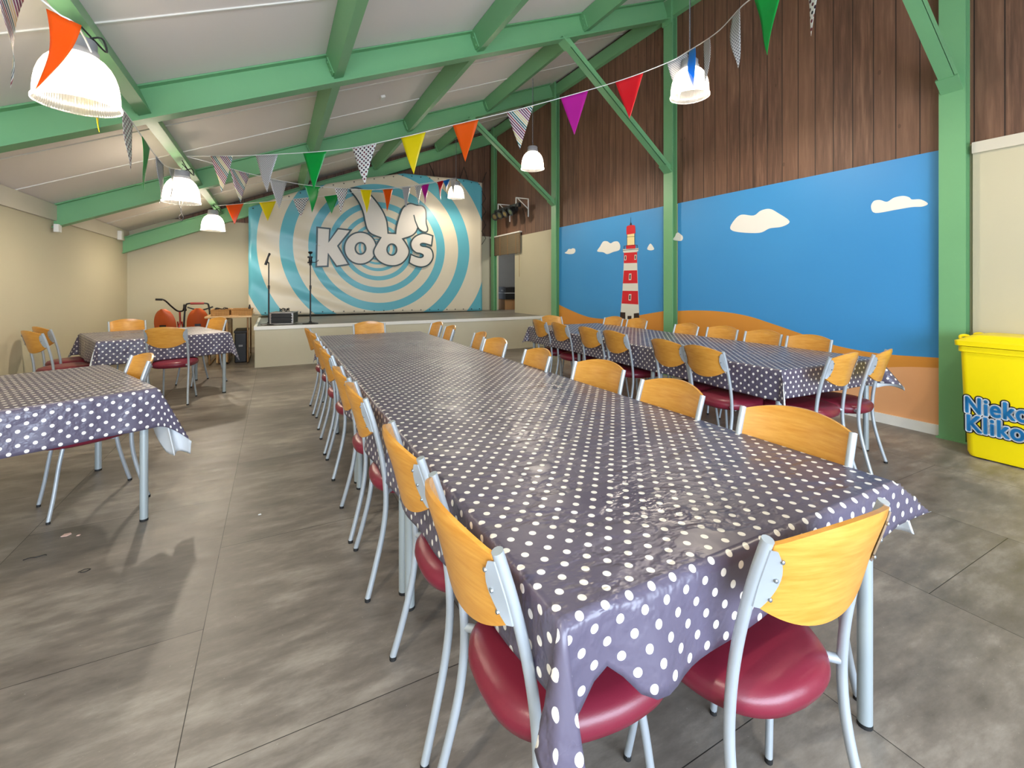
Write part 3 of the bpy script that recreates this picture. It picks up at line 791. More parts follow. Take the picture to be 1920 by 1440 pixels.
def make_cloth(L, W, over, corners, seed, label, name='tablecloth', step=.018, skew=lambda side, q: 1.0, arch=0):
    """oilcloth draped over an L x W table; over = overhang (-x,+x,-y,+y); corners: (flare deg, fold) for (--, +-, -+, ++)"""
    rnd = random.Random(seed); ph = [rnd.uniform(0, 6.28) for _ in range(8)]
    def axis(lo, l, hi):
        a = []
        n = max(4, int(lo / step)); a += [-l / 2 - lo + lo * i / n for i in range(n)]
        e = [.0, .006, .012, .018]
        a += [-l / 2 + q for q in e]
        m = max(6, int(l / .03)); a += [-l / 2 + .03 + (l - .06) * i / m for i in range(m + 1)]
        a += [l / 2 - q for q in reversed(e)]
        n = max(4, int(hi / step)); a += [l / 2 + hi * (i + 1) / n for i in range(n)]
        return a
    xs, ys = axis(over[0], L, over[1]), axis(over[2], W, over[3])
    R0 = .012; zt = TZ + .003
    def hang(a):
        if a < R0 * PI / 2: return R0 * math.sin(a / R0), R0 * (1 - math.cos(a / R0))
        return R0, R0 + a - R0 * PI / 2
    def lift(ci, q):
        c_ = corners[ci]
        return math.radians(c_[2]) * math.exp(-(q / .16) ** 2) if c_[1] == 'side' else 0.0
    def pos(s, t):
        a = max(0, abs(s) - L / 2); b = max(0, abs(t) - W / 2)
        sx, sy = (1 if s > 0 else -1), (1 if t > 0 else -1)
        if sx > 0: a *= skew(2, max(-W / 2, min(W / 2, t)) + W / 2)
        if sx < 0: a *= skew(0, max(-W / 2, min(W / 2, t)) + W / 2)
        if sy < 0:
            q = max(-L / 2, min(L / 2, s)) + L / 2
            b *= skew(1, q) * (1 - (.38 * math.exp(-((q - .085) / .05) ** 2) * min(1, q / .03) if arch else 0))
        uv = (sx * (L / 2 + a) if a else s, sy * (W / 2 + b) if b else t)
        if a == 0 and b == 0: return Vector((s, t, zt)), uv
        if b == 0 or a == 0:
            if b == 0:
                o_, d = hang(a); along = t; lim = W / 2; k = ph[0 if sx < 0 else 1]
            else:
                o_, d = hang(b); along = s; lim = L / 2; k = ph[2 if sy < 0 else 3]
            fall = min(1, (lim - abs(along)) / .12)
            o_ += d * (.05 + .03 * math.sin(along * 7 + k) + .025 * math.sin(along * 17 + 2 * k)) * fall
            if arch and a == 0 and sy < 0:
                q = along + L / 2
                o_ += d * .12 * math.exp(-((q - .2) / .07) ** 2) - d * .1 * math.exp(-((q - .09) / .05) ** 2)
            if b == 0:
                li = lift((0 if sx < 0 else 1) + (0 if sy < 0 else 2), lim - abs(along)) if sx > 0 else 0
                o_ += d * math.sin(li); d *= math.cos(li)
                return Vector((sx * (L / 2 + o_), t, zt - d)), uv
            return Vector((s, sy * (W / 2 + o_), zt - d)), uv
        ci = (0 if sx < 0 else 1) + (0 if sy < 0 else 2)
        flare, fold = corners[ci][:2]
        rho = math.hypot(a, b); th = math.atan2(b, a)
        if fold == 'strip': rho *= 1.3
        _, d = hang(rho); bl = min(1, rho / .02)
        if fold == 'strip':
            keys = [(0, 0, 0), (.3, .20, -.05), (.5, .15, .15), (.7, -.05, .20), (1, 0, 0)]
            kv = th / (PI / 2)
            for (t0, x0_, y0_), (t1, x1_, y1_) in zip(keys, keys[1:]):
                if kv <= t1:
                    w = (kv - t0) / (t1 - t0); w = w * w * (3 - 2 * w); hx, hy = x0_ + (x1_ - x0_) * w, y0_ + (y1_ - y0_) * w; break
            ox = R0 * math.cos(th) + rho * hx; oy = R0 * math.sin(th) + rho * hy
            return Vector((sx * (L / 2 + ox * bl), sy * (W / 2 + oy * bl), zt - d * math.sqrt(max(.5, 1 - hx * hx - hy * hy)))), uv
        if fold == 'side':
            l0 = lift(ci, 0); tt = math.radians(corners[ci][3]); pt = math.radians(flare)
            if th >= tt: ps = pt * (PI / 2 - th) / (PI / 2 - tt); oy = R0 * math.sin(th)
            else:
                k_ = th / tt; ps = l0 + (pt - l0) * k_; oy = R0 * math.sin(th) * k_ - rho * .22 * math.sin(PI * k_)
            ox = R0 * math.cos(th) * (1 if th < tt else 1) + rho * math.sin(ps)
            return Vector((sx * (L / 2 + ox * bl), sy * (W / 2 + oy * bl), zt - d * math.cos(ps))), uv
        psi = math.radians(flare) * math.sin(2 * th) ** .8
        az = th + fold * math.sin(4 * th)
        rad = rho * math.sin(psi)
        ox = R0 * math.cos(th) + rad * math.cos(az); oy = R0 * math.sin(th) + rad * math.sin(az)
        return Vector((sx * (L / 2 + ox * bl), sy * (W / 2 + oy * bl), zt - d * math.cos(psi))), uv
    mb = MB(); uvs = []
    for t in ys:
        for s in xs:
            p_, uv_ = pos(s, t); mb.v.append(p_); uvs.append((uv_[0] + seed * .013, uv_[1]))
    nx = len(xs)
    for j in range(len(ys) - 1):
        for i in range(nx - 1):
            a = j * nx + i; mb.f.append((a, a + 1, a + nx + 1, a + nx))
    me = mb.mesh(name, [M['dots'], M['clothback']], 180, fix=False)
    ul = me.uv_layers.new(name='UVMap')
    for lp in me.loops: ul.data[lp.index].uv = uvs[lp.vertex_index]
    o = link(name, me)
    so = o.modifiers.new('backing', 'SOLIDIFY'); so.thickness = .0016; so.offset = -1; so.material_offset = 1; so.material_offset_rim = 1
    tag(o, label, 'tablecloth', 'polka dot tablecloths')
    return o

TX0, TX1, TY0, TL = 0.44, 1.60, 0.645, 1.215
tlab = ['long central table, nearest of its four square tables', 'long central table, second square table from the camera end',
        'long central table, third square table from the camera end', 'long central table, square table nearest the stage']
for i in range(4):
    t = make_table(TX1 - TX0, TL - .012)
    t.location = ((TX0 + TX1) / 2, TY0 + TL * (i + .5), 0); t['label'] = tlab[i]; t['group'] = 'tables in the long central row'
cl0 = make_cloth(TX1 - TX0, TL * 4, (.27, .23, .19, .2), ((12, 'strip'), (57, 'side', 32, 30), (12, .3), (30, .1)), 1, 'very long purple grey polka dot oilcloth on the central table row',
                 skew=lambda side, q: (.56 + .44 * min(1, q / 1.2)) if side == 0 else (1.0 - .3 * max(0, q - .3) / .86) if side == 1 else 1.0, arch=1)
cl0.location = ((TX0 + TX1) / 2, TY0 + 2 * TL, 0)
# mural-side row, slightly turned
RA = math.radians(-2.2)
r0 = Vector((3.03, 1.84, 0)); rx = Vector((math.cos(RA), math.sin(RA), 0)); ry = Vector((-math.sin(RA), math.cos(RA), 0))
rlab = ['mural-side row, square table at the camera end', 'mural-side row, middle square table', 'mural-side row, square table nearest the stage']
RW = 1.16
for i in range(3):
    t = make_table(RW, TL - .012); t.location = r0 + rx * RW / 2 + ry * TL * (i + .5); t.rotation_euler.z = RA
    t['label'] = rlab[i]; t['group'] = 'tables in the row beside the mural'
c = make_cloth(RW, TL * 3, (.22, .24, .2, .2), ((18, .4), (36, -.15), (22, .1), (40, .1)), 2, 'long polka dot oilcloth on the table row beside the mural')
c.location = r0 + rx * RW / 2 + ry * TL * 1.5; c.rotation_euler.z = RA
# two turned tables by the low wall
LA = math.radians(24.5)
def turned(corner, ang_, lab, clab, seed, corners, over, skew):
    ux = Vector((math.cos(ang_), math.sin(ang_), 0)); uy = Vector((-math.sin(ang_), math.cos(ang_), 0))
    t = make_table(1.2, 1.2); cc = corner + ux * .6 * (1 if seed == 4 else -1) + uy * .6
    t.location = cc; t.rotation_euler.z = ang_; t['label'] = lab; t['group'] = 'turned tables by the low wall'
    c = make_cloth(1.2, 1.2, over, corners, seed, clab, skew=skew); c.location = cc; c.rotation_euler.z = ang_
    return cc
TA = turned(Vector((-.585, 3.155, 0)), LA, 'single turned table near the camera beside the low wall', 'polka dot oilcloth on the near turned table, white underside showing at one corner', 3,
            ((30, .2), (24, 'side', 10, 36), (40, .1), (40, .1)), (.21, .42, .225, .22), lambda side, q: 1 - .5 * min(1, max(0, (q - .08) / .24)) if side == 2 else 1.0)
TB = turned(Vector((-1.6, 6.03, 0)), math.radians(22), 'single turned table at the far end of the low wall', 'polka dot oilcloth on the far turned table before the tricycles', 4,
            ((18, .4), (16, -.1), (22, .0), (30, .1)), (.26, .26, .26, .24), lambda side, q: 1.0)

# ================================================================== CHAIRS (local: faces +Y)
def make_chair():
    t = thing('dining_chair', 'chair', 'chair', group='orange-backed burgundy dining chairs')
    # seat pad
    pts = [(0, -.192), (.075, -.184), (.135, -.152), (.178, -.09), (.200, 0), (.204, .08), (.192, .155), (.15, .212), (.07, .23), (0, .233)]
    half = catmull([Vector((x, y, 0)) for x, y in pts], 4)
    ring = [(p.x, p.y) for p in half] + [(-p.x, p.y) for p in reversed(half[1:-1])]
    cy = .04
    mb = MB(); n = len(ring)
    for sc, z in ((.5, .398), (.92, .40), (1.0, .411), (1.03, .43), (1.02, .447), (.96, .463), (.83, .473), (.5, .478), (.2, .479)):
        for x, y in ring: mb.v.append(Vector((x * sc, cy + (y - cy) * sc, z)))
    for k_ in range(8):
        for j in range(n):
            a, b = k_ * n + j, k_ * n + (j + 1) % n
            mb.f.append((a, b, b + n, a + n))
    mb.f.append(tuple(reversed(range(n)))); mb.f.append(tuple(8 * n + j for j in range(n)))
    mb.build('seat', M['vinyl'], t, smooth=50)
    # back legs running up as posts
    prof = [(-.235, .012), (-.205, .12), (-.172, .26), (-.158, .38), (-.163, .5), (-.182, .62), (-.212, .74), (-.243, .838)]
    def post_y(z):
        for (ya, za), (yb, zb2) in zip(prof, prof[1:]):
            if z <= zb2: return ya + (yb - ya) * (z - za) / (zb2 - za)
        return prof[-1][0]
    for s in (-1, 1):
        path = catmull([Vector((s * (.185 + (.014 if z < .1 else .006 if z < .2 else 0)), y, z)) for y, z in prof], 4)
        lg = MB().tube(path, .0115, 12).build('back_leg', M['steel'], t, smooth=50)
        p0 = path[0]
        MB().tube([p0 - Vector((0, 0, .012)), p0 + Vector((0, 0, .002))], .012, 10).build('foot_cap', M['rubber'], lg, smooth=40)
    # front legs
    for s in (-1, 1):
        path = catmull([Vector((s * .135, .13, .41)), Vector((s * .142, .15, .3)), Vector((s * .152, .172, .14)), Vector((s * .162, .195, .012))], 4)
        lg = MB().tube(path, .0098, 12).build('front_leg', M['steel'], t, smooth=50)
        p0 = path[-1]
        MB().tube([p0 - Vector((0, 0, .012)), p0 + Vector((0, 0, .002))], .0102, 10).build('foot_cap', M['rubber'], lg, smooth=40)
    # under-seat frame and brackets to the posts
    fr = MB().tube([(-.135, .13, .402), (.135, .13, .402)], .011, 8).tube([(-.15, -.08, .402), (.15, -.08, .402)], .011, 8)
    fr.tube([(-.13, .13, .402), (-.14, -.08, .402)], .011, 8).tube([(.13, .13, .402), (.14, -.08, .402)], .011, 8)
    fr.build('seat_frame', M['steel'], t, smooth=50)
    for s in (-1, 1):
        MB().tube([(s * .187, -.158, .425), (s * .168, -.145, .428), (s * .145, -.12, .428)], .011, 10).build('seat_bracket', M['steel'], t, smooth=50)
    # curved plywood back
    mb = MB(); nu, nv = 22, 10; th = .0105
    def bp(u, v, side):
        x = u * .181
        top = .832 + .034 * (1 - u * u) - .0
        bot = .695 - .062 * (1 - abs(u) ** 2.2)
        z = bot + (top - bot) * v
        y = post_y(z) - .008 - .047 * (1 - u * u)
        return Vector((x, y + side * th / 2, z))
    for side in (-1, 1):
        for j in range(nv + 1):
            for i in range(nu + 1): mb.v.append(bp(-1 + 2 * i / nu, j / nv, side))
    st_ = (nu + 1) * (nv + 1)
    for j in range(nv):
        for i in range(nu):
            a = j * (nu + 1) + i
            mb.f.append((a, a + nu + 1, a + nu + 2, a + 1)); mb.f.append((st_ + a, st_ + a + 1, st_ + a + nu + 2, st_ + a + nu + 1))
    for i in range(nu):
        mb.f.append((i, i + 1, st_ + i + 1, st_ + i)); a = nv * (nu + 1) + i; mb.f.append((a + 1, a, st_ + a, st_ + a + 1))
    for j in range(nv):
        a = j * (nu + 1); mb.f.append((a + nu + 1, a, st_ + a, st_ + a + nu + 1)); b = a + nu; mb.f.append((b, b + nu + 1, st_ + b + nu + 1, st_ + b))
    mb.build('backrest', M['ply'], t, smooth=35)
    # half-moon plates with rivets on the rear of the back
    for s in (-1, 1):
        mb = MB(); K = 10; outer = []
        for q in range(K + 1):
            z = .695 + (.822 - .695) * q / K; w = .001 + .021 * math.sin(PI * q / K) ** .9
            outer.append((z, w))
        fr_ = []; bk = []
        for z, w in outer:
            for off, lst in ((-.006, fr_), (-.0095, bk)):
                pu = Vector((s * .188, post_y(z) - .004 + off, z))
                u = 1 - w / .181; xq = s * u * .181
                pv = Vector((xq, post_y(z) - .008 - .047 * (1 - u * u) - .004 + off, z)); lst.append((pu, pv))
        o_ = len(mb.v)
        for lst in (fr_, bk):
            for a, b in lst: mb.v += [a, b]
        n2 = 2 * (K + 1)
        for q in range(K):
            a = o_ + 2 * q
            mb.f += [(a, a + 1, a + 3, a + 2), (a + n2, a + n2 + 2, a + n2 + 3, a + n2 + 1), (a + 1, a + n2 + 1, a + n2 + 3, a + 3), (a, a + 2, a + n2 + 2, a + n2)]
        mb.f += [(o_, o_ + n2, o_ + n2 + 1, o_ + 1), (o_ + 2 * K, o_ + 2 * K + 1, o_ + n2 + 2 * K + 1, o_ + n2 + 2 * K)]
        pl = mb.build('back_plate', M['steel'], t, smooth=40)
        for z in (.715, .758, .8):
            u = 1 - .014 / .181
            p = Vector((s * u * .181, post_y(z) - .008 - .047 * (1 - u * u) - .0145, z))
            mb2 = MB().tube([p + Vector((0, .003, 0)), p - Vector((0, .001, 0)), p - Vector((0, .0025, 0))], [.0042, .0042, .002], 8)
            mb2.build('rivet', M['rivet'], pl, smooth=40)
    return t

proto = make_chair(); used = [False]
def place(x, y, facing, label, group):
    """x, y = middle of the two post tops; facing in degrees (0 = +Y, 90 = -X ...)"""
    o = proto if not used[0] else copy_tree(proto)
    used[0] = True
    a = math.radians(facing); f = Vector((-math.sin(a), math.cos(a), 0))
    c_ = Vector((x, y, 0)) + f * .243
    o.location = (c_.x, c_.y, 0); o.rotation_euler = (0, 0, a); o['label'] = label; o['group'] = group; o['category'] = 'chair'
    return o
G1 = 'chairs along the aisle side of the central table'
aisle = [(.365, .905, -90), (.37, 1.39, -91), (.355, 2.13, -92), (.352, 2.61, -91), (.355, 3.43, -90), (.352, 3.95, -91), (.365, 4.63, -92), (.35, 5.15, -90)]
al = ['nearest chair on the aisle side of the central table, at the hanging cloth corner',
      'second chair from the near corner on the aisle side of the central table',
      'third chair from the near corner on the aisle side of the central table',
      'fourth chair from the near corner on the aisle side of the central table',
      'fifth chair from the near corner on the aisle side of the central table',
      'sixth chair from the near corner on the aisle side of the central table',
      'seventh chair from the near corner on the aisle side of the central table',
      'last chair on the aisle side of the central table, nearest the stage']
for (x, y, a), l in zip(aisle, al): place(x - .015, y, a, l, G1)
G2 = 'chairs on the mural-facing side of the central table'
inner = [(1.63, .95, 93), (1.63, 1.51, 88), (1.69, 2.11, 100), (1.63, 2.71, 86), (1.65, 3.43, 93), (1.73, 3.95, 80), (1.72, 4.75, 84), (1.74, 5.27, 90)]
il = ['nearest chair on the far side of the central table, large orange back',
      'second chair from the camera on the far side of the central table',
      'third chair from the camera on the far side of the central table, turned aside',
      'fourth chair from the camera on the far side of the central table',
      'fifth chair from the camera on the far side of the central table',
      'sixth chair from the camera on the far side of the central table',
      'seventh chair from the camera on the far side of the central table',
      'eighth and last chair on the far side of the central table, nearest the stage']
for (x, y, a), l in zip(inner, il): place(x, y, a, l, G2)
place(1.03, 5.72, 180, 'chair at the stage end of the central table, facing the camera', 'chairs at the ends of the central table')
place(.995, .505, -4, 'chair at the camera end of the central table with burgundy seat and pale scuffed back', 'chairs at the ends of the central table')
G3 = 'chairs on the aisle side of the mural row'
mw = [(2.84, 2.31, -95), (2.9, 2.72, -96), (3.01, 3.5, -94), (3.02, 3.93, -92), (3.07, 4.57, -95), (3.08, 5.05, -95)]
ml = ['nearest chair on the aisle side of the mural row, grained orange back', 'second chair from the camera on the aisle side of the mural row',
      'third chair from the camera on the aisle side of the mural row', 'fourth chair from the camera on the aisle side of the mural row',
      'fifth chair from the camera on the aisle side of the mural row', 'farthest chair on the aisle side of the mural row, by the stage']
for (x, y, a), l in zip(mw, ml): place(x - .01, y, a, l, G3)
place(3.62, 5.62, 184, 'chair at the stage end of the mural row, facing the camera', 'chairs at the ends of the mural row')
G4 = 'chairs between the mural row and the wall'
mr_ = [(4.30, 5.03, 92), (4.36, 4.62, 90), (4.28, 3.72, 84), (4.33, 3.28, 90), (4.29, 2.79, 90), (4.24, 2.33, 92)]
mrl = ['farthest chair against the mural, left of the painted lighthouse door', 'chair below the painted lighthouse on the wall side of the mural row',
       'chair on the wall side of the mural row just right of the column', 'fourth chair along the wall side of the mural row from the stage',
       'second nearest chair on the wall side of the mural row', 'nearest chair on the wall side of the mural row, before the orange dune slope']
for (x, y, a), l in zip(mr_, mrl): place(x, y, a, l, G4)
place(3.39, 1.64, 3, 'chair at the camera end of the mural row, the one on the aisle corner', 'chairs at the ends of the mural row')
place(3.79, 1.6, 12, 'chair at the camera end of the mural row, the one next to the mural wall', 'chairs at the ends of the mural row')
G5 = 'chairs at the turned tables by the low wall'
place(-.77, 3.7, 115, 'chair tucked into the end of the near turned table, seat under its cloth', G5)
place(-1.04, 6.03, -8, 'chair with its back to the camera at the far turned table', G5)
place(-1.72, 7.62, 200, 'chair behind the far turned table, left of the orange tricycle seats', G5)
place(-.70, 7.42, 128, 'chair behind the far turned table, beside the stacked wooden folding tables', G5)
place(-2.13, 6.18, -50, 'nearer of two chairs by the low wall at the far turned table', G5)
place(-2.24, 6.72, -52, 'farther of two chairs by the low wall, half hidden behind its neighbour', G5)

# ================================================================== PENDANT LAMPS
LAMP_W = 40.0
def make_lamp():
    t = thing('pendant_lamp', 'lamp', 'lamp', group='ribbed dome pendant lamps')
    prof = [(.178, 0), (.184, .004), (.184, .016), (.177, .022), (.176, .06), (.173, .10), (.166, .145), (.154, .185), (.137, .22), (.113, .25), (.084, .272), (.076, .276)]
    inner = [(r - .004, z) for r, z in reversed(prof[1:])]
    s = MB().lathe(prof + inner, 64); o = s.build('shade', M['shade'], t, smooth=60)
    h = MB().lathe([(.03, .268), (.083, .268), (.086, .29), (.086, .30), (.078, .304), (.078, .352), (.07, .362), (.02, .368)], 32, close=True)
    h.build('housing', M['housing'], t, smooth=40)
    b = MB().lathe([(.012, .26), (.02, .24), (.02, .215), (.032, .19), (.040, .155), (.038, .125), (.026, .10), (.008, .09)], 20, close=True)
    b.build('bulb', M['bulb'], t, smooth=60)
    MB().tube([(0, 0, .36), (0, 0, .39), (.012, 0, .405), (0, 0, .42), (-.012, 0, .405), (0, 0, .39)], .0035, 6).build('hook', M['chrome'], t, smooth=60)
    return t
lamp0 = make_lamp(); lamps = []
def lamp(x, y, z, ceil, label, wire=False, first=[True]):
    o = lamp0 if first[0] else copy_tree(lamp0); first[0] = False
    o.location = (x, y, z); o['label'] = label
    top = ceil - z
    mb = MB()
    if top > .5:
        n = int((top - .41) / .03)
        for i in range(n):      # chain links
            zz = .41 + (i + .5) * (top - .41) / n; a = PI / 2 * (i % 2); dx, dy = math.cos(a) * .005, math.sin(a) * .005
            mb.tube([(-dx, -dy, zz - .018), (dx, dy, zz - .012), (dx, dy, zz + .012), (-dx, -dy, zz + .018), (-dx, -dy, zz - .018)], .0016, 5)
        mb.build('chain', M['housing'], o)
        MB().tube([(.012, .004, .36), (.016, .004, top * .5), (.01, .004, top)], .003, 6).build('power_cord', M['blacktex'], o)
    else:
        MB().tube(catmull([(.02, 0, .362), (.09, .02, .40), (.11, .03, .33), (.06, .03, .38), (.0, .02, top)], 5), .005, 6).build('power_cord', M['blacktex'], o)
        if wire:
            MB().tube(catmull([(-.02, 0, .10), (-.02, 0, -.02), (.0, .01, -.1), (-.025, .0, -.16), (.0, 0, -.2), (.015, 0, -.16), (-.01, 0, -.09), (.012, 0, .0), (.015, 0, .1)], 4), .004, 6).build('dangling_wire', M['blacktex'], o)
    ld = bpy.data.lights.new('lamp_light', 'POINT'); ld.energy = LAMP_W; ld.color = (1.0, .87, .70); ld.shadow_soft_size = .05
    lo = bpy.data.objects.new('lamp_light', ld); C.objects.link(lo); lo.parent = o; lo.location = (0, 0, .05)
    lamps.append(o); return o
PZ = zb(-.93) + .05
lamp(-.94, 3.25, 2.28, PZ, 'large glowing dome lamp nearest the camera with an orange pennant over it')
lamp(-.93, 6.24, 2.24, PZ, 'glowing dome lamp below the lowest purlin with a dangling wire, second of its row', True)
lamp(-.96, 9.47, 2.27, PZ, 'glowing dome lamp under the lowest purlin before the banner edge, farthest of its row')
lamp(3.61, 3.1, 3.16, zb(3.61) + .05, 'chain-hung dome lamp with a blue pennant over it in front of the brown boards')
lamp(3.64, 6.2, 3.16, zb(3.61) + .05, 'chain-hung dome lamp beside the column at the stage end of the mural')
lamp(3.61, 9.55, 3.27, zb(3.61) + .05, 'chain-hung dome lamp in front of the stage banner with a pale pennant on top')
lamp(-.93, .1, 2.26, PZ, 'dome lamp of the low row hanging behind the camera')
lamp(3.61, .05, 3.2, zb(3.61) + .05, 'dome lamp of the high row hanging behind the camera')

# ================================================================== BUNTING
def P3(px, py, d): return Vector((0, 0, H)) + ray(px, py) * d
def proj(p):
    dep = p.x * SN + p.y * CS; lat = p.x * CS - p.y * SN
    return CX + F * lat / dep, HY - F * (p.z - H) / dep
cname = {'orange': 'orange pennant', 'yellow': 'yellow pennant', 'green': 'green pennant', 'purple': 'magenta pennant', 'red': 'red pennant', 'blue': 'blue pennant',
         'stripes': 'striped pennant', 'dots': 'white pennant with dark dots', 'silver': 'pale pennant with fine dots'}
def pennant(par, A, B, L, kind, seed, curl=.02, drift=0.0, twist=0.0, sway=0.0):
    rnd = random.Random(seed); mid = (A + B) / 2; w = B - A
    nrm = Vector((-w.y, w.x, 0)); nrm.normalize()
    mb = MB(); uvs = []; nu, nv = 6, 12
    k1, k2 = rnd.uniform(.6, 1.4), rnd.uniform(0, 6)
    for j in range(nv + 1):
        v = j / nv
        for i in range(nu + 1):
            u = -1 + 2 * i / nu; hw = (1 - v) * .5
            a = twist * v
            side = w * (u * hw * math.cos(a)) + nrm * (u * hw * w.length * math.sin(a))
            side = side + w * (sway * v * v)
            p = mid + side + Vector((0, 0, -L * v)) + nrm * (curl * math.sin(k1 * 4 * v + k2 + u * (1 - v)) * (.3 + v) + drift * v * v)
            p.z += (A + w * (u * .5 + .5) - mid).z * 0 
            mb.v.append(p); uvs.append((u * hw * w.length, -L * v))
    for j in range(nv):
        for i in range(nu):
            a = j * (nu + 1) + i; mb.f.append((a, a + 1, a + nu + 2, a + nu + 1))
    me = mb.mesh('pennant', FO[kind], 180, fix=False)
    ul = me.uv_layers.new(name='UVMap')
    for lp in me.loops: ul.data[lp.index].uv = uvs[lp.vertex_index]
    o = link('pennant', me, par); so = o.modifiers.new('film', 'SOLIDIFY'); so.thickness = .0006
    tag(o, cname[kind]); return o
def bunting(label, pts, flags, L=.40, W=.27):
    base = pts[0]
    t = thing('bunting', label, 'bunting', base, 0, 'strings of bunting')
    path = catmull([p - base for p in pts], 10)
    MB().tube(path, .0042, 6).build('string', M['cord'], t, smooth=60)
    for i, fl in enumerate(flags):
        px, kind = fl[0], fl[1]; tw = fl[2] if len(fl) > 2 else 0; ln = fl[3] if len(fl) > 3 else L; ww = fl[4] if len(fl) > 4 else W; sw = fl[5] if len(fl) > 5 else 0
        best = min(range(len(path)), key=lambda q: abs(proj(path[q] + base)[0] - px))
        # refine along neighbours
        c0 = path[best]; tan = (path[min(best + 1, len(path) - 1)] - path[max(best - 1, 0)]).normalized()
        for q in range(len(path) - 1):
            xa, xb = proj(path[q] + base)[0], proj(path[q + 1] + base)[0]
            if (xa - px) * (xb - px) <= 0 and abs(xa - xb) > 1e-6:
                c0 = path[q] + (path[q + 1] - path[q]) * ((px - xa) / (xb - xa)); tan = (path[q + 1] - path[q]).normalized(); break
        pennant(t, c0 - tan * ww / 2, c0 + tan * ww / 2, ln, kind, hash((round(px), kind)) % 997 if False else int(px) * 3 + i, .012, 0, tw, sw)
    return t
def dlin(x, xa, da, xb, db): 
    f = (x - xa) / (xb - xa); return 1 / (1 / da + (1 / db - 1 / da) * f)
A = [P3(350, 293, 5.2)] + [P3(x, y, dlin(x, 350, 5.2, 1290, 4.4)) for x, y in ((480, 291), (640, 280), (760, 256), (860, 232), (980, 203), (1150, 155), (1250, 118))] + [P3(1290, 96, 4.36), P3(1345, 60, 3.6), P3(1400, 4, 3.0), P3(1480, -42, 2.7), P3(1540, -72, 2.5), P3(1640, -140, 2.2)]
bunting('bunting string crossing the hall in front of the brown boards to the blue-pennant lamp', A,
        [(416, 'stripes'), (500, 'silver'), (590, 'green'), (683, 'dots'), (775, 'yellow'), (873, 'orange'), (975, 'stripes'), (1077, 'purple'), (1180, 'red'),
         (1272, 'silver', .2), (1298, 'blue', 1.2, .38, .16), (1325, 'silver', .9, .38, .16), (1380, 'silver', .9, .40, .17), (1440, 'green', -.2, .42, .2), (1525, 'dots', -.3, .40, .14)], .42, .285)
B = [P3(x, y, dlin(x, 350, 5.2, 852, 9.9)) for x, y in ((352, 294), (395, 305), (470, 326), (560, 345), (640, 353), (720, 355), (800, 345), (850, 334))]
bunting('bunting string sagging from the low purlin across the banner lettering to the far lamp', B,
        [(450, 'stripes'), (522, 'silver'), (586, 'green'), (640, 'dots'), (687, 'yellow'), (727, 'orange'), (762, 'silver'), (785, 'dots', .3), (797, 'purple', .2), (826, 'red', .5), (837, 'blue', .9), (853, 'silver', .4)])
Cc = [P3(-40, -90, 1.75), P3(20, -38, 1.9), P3(75, -2, 2.05), P3(110, 26, 2.10), P3(150, 56, 2.2), P3(190, 140, 2.7), P3(215, 186, 2.95), P3(240, 218, 3.2), P3(266, 256, 3.55), P3(292, 292, 3.95), P3(312, 312, 4.3), P3(338, 318, 4.9)]
bunting('bunting string running along the low purlin past the nearest lamp', Cc,
        [(18, 'stripes', .9, .46, .2), (120, 'orange', -.3, .40, .13, -.8), (187, 'yellow', 0, .36, .2), (240, 'dots'), (273, 'green'), (300, 'silver'), (322, 'silver', .3, .36)])
D = [P3(x, y, dlin(x, 405, 7.9, 850, 9.95)) for x, y in ((404, 386), (440, 383), (502, 378), (563, 372), (622, 366), (700, 356), (770, 348), (846, 335))]
bunting('farthest bunting string close in front of the stage banner from lamp to lamp', D,
        [(440, 'orange'), (502, 'yellow'), (564, 'dots'), (622, 'green')], .36, .28)

# ================================================================== STAGE PROPS
def onstage(px, Y): 
    r = ray(px, HY); return Vector((r.x / r.y * Y, Y, SZ))
def mic_stand(px, Y, label, kind):
    b = onstage(px, Y); t = thing('microphone_stand', label, 'microphone stand', b)
    MB().lathe([(.01, 0), (.125, 0), (.13, .006), (.12, .016), (.03, .03), (.018, .05)], 28, close=True).build('base', M['black'], t, smooth=40)
    MB().tube([(0, 0, .03), (0, 0, .62)], .0125, 12).tube([(0, 0, .6), (0, 0, .66)], .017, 12).tube([(0, 0, .62), (0, 0, 1.04)], .009, 10).build('pole', M['black'], t, smooth=50)
    if kind == 0:
        MB().tube([(0, 0, 1.03), (-.03, 0, 1.06), (-.05, 0, 1.05)], .012, 8).build('clip', M['black'], t, smooth=50)
        MB().tube([(-.05, 0, 1.0), (-.035, 0, 1.05), (-.012, 0, 1.13), (0, 0, 1.16), (.01, 0, 1.19), (.013, 0, 1.2)], [.02, .02, .014, .017, .02, .01], 12).build('microphone', M['black'], t, smooth=50)
    else:
        h = MB().tube([(0, 0, 1.0), (0, 0, 1.06), (0, 0, 1.07), (0, 0, 1.13)], [.02, .02, .03, .024], 12).tube([(-.045, 0, 1.05), (.03, 0, 1.05)], .014, 10).tube([(-.045, 0, 1.14), (.035, 0, 1.14)], .016, 10)
        h.build('clamp', M['black'], t, smooth=50)
        MB().tube(catmull([(.02, 0, 1.06), (.07, 0, 1.055), (.1, 0, 1.07), (.12, 0, 1.08), (.122, 0, 1.1)], 4), .006, 8).build('hook_arm', M['black'], t, smooth=50)
        MB().tube([(0, 0, 1.1), (0, 0, 1.2)], .008, 8).lathe([(.006, 1.19), (.03, 1.205), (.038, 1.222), (.03, 1.236), (.008, 1.24)], 16, close=True).build('top_knob', M['black'], t, smooth=50)
    return t
mic_stand(504, 8.55, 'black microphone stand with a microphone tilted up, left of the rack case', 0)
mic_stand(582, 8.40, 'black stand with clamp, hook arm and round knob in front of the letter K', 1)

